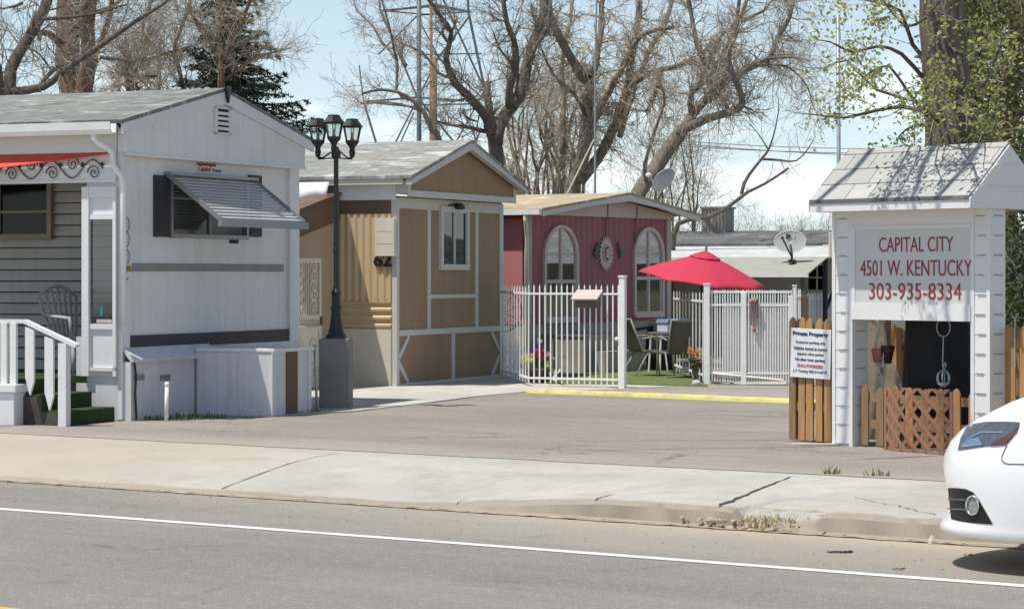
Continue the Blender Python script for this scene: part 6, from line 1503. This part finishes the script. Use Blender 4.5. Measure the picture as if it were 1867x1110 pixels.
# ================================================================== small ground cover and litter
def tufts(name, label, spots, mat, h, n, kind='stuff', seed=0):
    rr = random.Random(seed); b = MB()
    for P, sx, sy, k in spots:
        for i in range(k):
            c = Vector(P)+Vector((rr.gauss(0, sx), rr.gauss(0, sy), 0)); a = rr.uniform(0, 6.3); l = h*rr.uniform(.4, 1.2); ln_ = rr.uniform(.2, .9); t_ = Vector((math.cos(a)*ln_, math.sin(a)*ln_, 1)).normalized()*l; s_ = Vector((-math.sin(a), math.cos(a), 0))*.006*(h/.08)
            b.add([c-s_, c+s_, c+t_*.6+s_*.8, c+t_+Vector((0, 0, -l*.15)), c+t_*.6-s_*.8], [(0, 1, 2, 3, 4)])
    o = b.build(name, mat); tag(o, label, 'grass', None, kind)
WEED = leafmat('weed_blades', (.09, .14, .03), (.22, .25, .08)); DRY = leafmat('dry_straw', (.42, .33, .18), (.55, .46, .28), .2)
tufts('weeds', 'green weeds along the trailer skirting and the sidewalk edge', [(T1.w(.35, -.12), .12, .03, 40), (T1.w(.9, -.15), .25, .05, 70), (G(330, 766), .2, .04, 60), (G(385, 763), .2, .04, 60), (G(500, 756), .12, .04, 60), (G(545, 754), .12, .04, 50), (G(610, 750), .2, .03, 30), (G(1522, 864), .05, .02, 22), (G(1602, 868), .05, .02, 18), (Vector(RD.w(-8.1, 15.55, -.12)), .12, .05, 120)], WEED, .085, 0, seed=2)
tufts('dry_weeds', 'dry yellow straw in the broken gap of the kerb', [(Vector(RD.w(-8.15, 15.36, -.12)), .14, .07, 260)], DRY, .10, 0, seed=3)
b = MB(); rr = random.Random(77)
def pebble(a, y, r, z): p = RD.w(a, y, z); b.blob((p.x, p.y, p.z+r*.2), r, 3, jit=.35, sq=(1, rr.uniform(.6, 1), .6))
for i in range(500): a = rr.uniform(-26, -4); pebble(a, 15.17+abs(rr.gauss(0, .05)), rr.uniform(.006, .018), -.145)
for i in range(260): a = rr.uniform(-18, -4); pebble(a, rr.uniform(13.5, 15.2), rr.uniform(.004, .010), -.149)
for i in range(160): a = rr.uniform(-20, -4); pebble(a, rr.uniform(9.6, 13.2), rr.uniform(.003, .007), -.149)
for i in range(120): pebble(rr.gauss(-8.6, .12), rr.gauss(15.32, .08), rr.uniform(.008, .03), -.10)
o = b.build('gravel', M('grit_stones', (.40, .36, .29), .4, 60, .9, 0)); tag(o, 'loose grit and small stones along the gutter', 'gravel', None, 'stuff')
# white stones edging the path by the lamp
for i in range(20):
    p = G(588+i*5.4, 752-i*.30); r = thing('edging_stone', 'small pale stone in the row edging the path beside the lamp block', 'stone', p, R_.uniform(0, 3), 'stones edging the path')
    if i == 0: b = MB(); b.blob((0, 0, .012), .022, 4, jit=.2, sq=(1.2, .8, .8)); st0 = b.build('stone', ROCKW, r, smooth=True)
    else: c = st0.copy(); col.objects.link(c); c.parent = r
for k, (x, y, w_, lab) in enumerate(((1533, 1007, .09, 'black scrap of rubber on the road shoulder, left of the car shadow'), (1640, 1038, .05, 'small black debris scrap nearest the white line'), (1766, 1012, .045, 'black debris scrap at the tip of the car shadow'))):
    p = G(x, y, -.147); r = thing('debris_scrap', lab, 'debris', p, .3*k); b = MB()
    for j in range(5): b.blob((w_*(j-2)*.35, .01*math.sin(j*2), .006), w_*.22, 3, jit=.4, sq=(1.2, .6, .35))
    b.build('scrap', BLACKM, r)
p = G(1699, 990, -.147); r = thing('chipped_stone', 'pale pointed stone in the gutter beside the white car nose', 'stone', p); b = MB(); b.lathe([(.026, 0), (.024, .02), (.010, .045), (.002, .055)], 5); b.build('stone', ROCKW, r)
# buried manhole-like slab edge at the fence foot
b = MB(); q = G(1478, 812); b.prism([(q.x-.30, q.y-.05), (q.x-.1, q.y-.12), (q.x+.25, q.y-.10), (q.x+.34, q.y+.0), (q.x-.1, q.y+.06)], .0, .022, 'z'); o = b.build('concrete_chunk', PAD); tag(o, 'pale broken concrete chunk at the foot of the cedar fence', 'concrete')
# unseen trailer added on the right to give the window panes something to reflect
T5 = Fr(Vector((17.5, 44.0, -.62)), 75.0)
nb = thing('mobile_home', 'brown mobile home with white fascia added out of view to feed the window reflections', 'mobile home', T5.o, T5.a)
b = MB(); b.box(0, 9, 0, 4, 0, 2.5); b.build('wall', M('added_trailer_dark_olive', (.07, .075, .05), .3, 2), nb)
for wx in (1.2, 4.0, 6.8): front_window(nb, wx, wx+1.1, 1.1, 2.0, -.02, cols=2)
b = MB(); b.box(-.2, 9.2, -.25, 4.2, 2.5, 2.75); b.build('fascia', WHITE2, nb)
b = MB(); b.prism([(-.3, 2.751), (4.3, 2.751), (2.0, 3.3)], -.2, 9.2, 'x'); b.build('roof', SH_DARK, nb)
# added black shell painting the deep shade round the big trunk's foot
wr0 = TX(1712, 620); tw2 = thing('trunk_shade', 'black shell painting the deep shade at the foot of the big trunk behind the sign opening', 'painted shade', (wr0.x+.02, dT, 0))
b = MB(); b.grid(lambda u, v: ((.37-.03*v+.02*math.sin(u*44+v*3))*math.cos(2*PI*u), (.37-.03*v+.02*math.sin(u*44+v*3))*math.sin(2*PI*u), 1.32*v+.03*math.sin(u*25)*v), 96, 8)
b.build('cover', M('trunk_shade_black', (.012, .012, .013), .3, 5, .8, .3, 20), tw2, smooth=True)  # the added shell that paints the trunk's shade
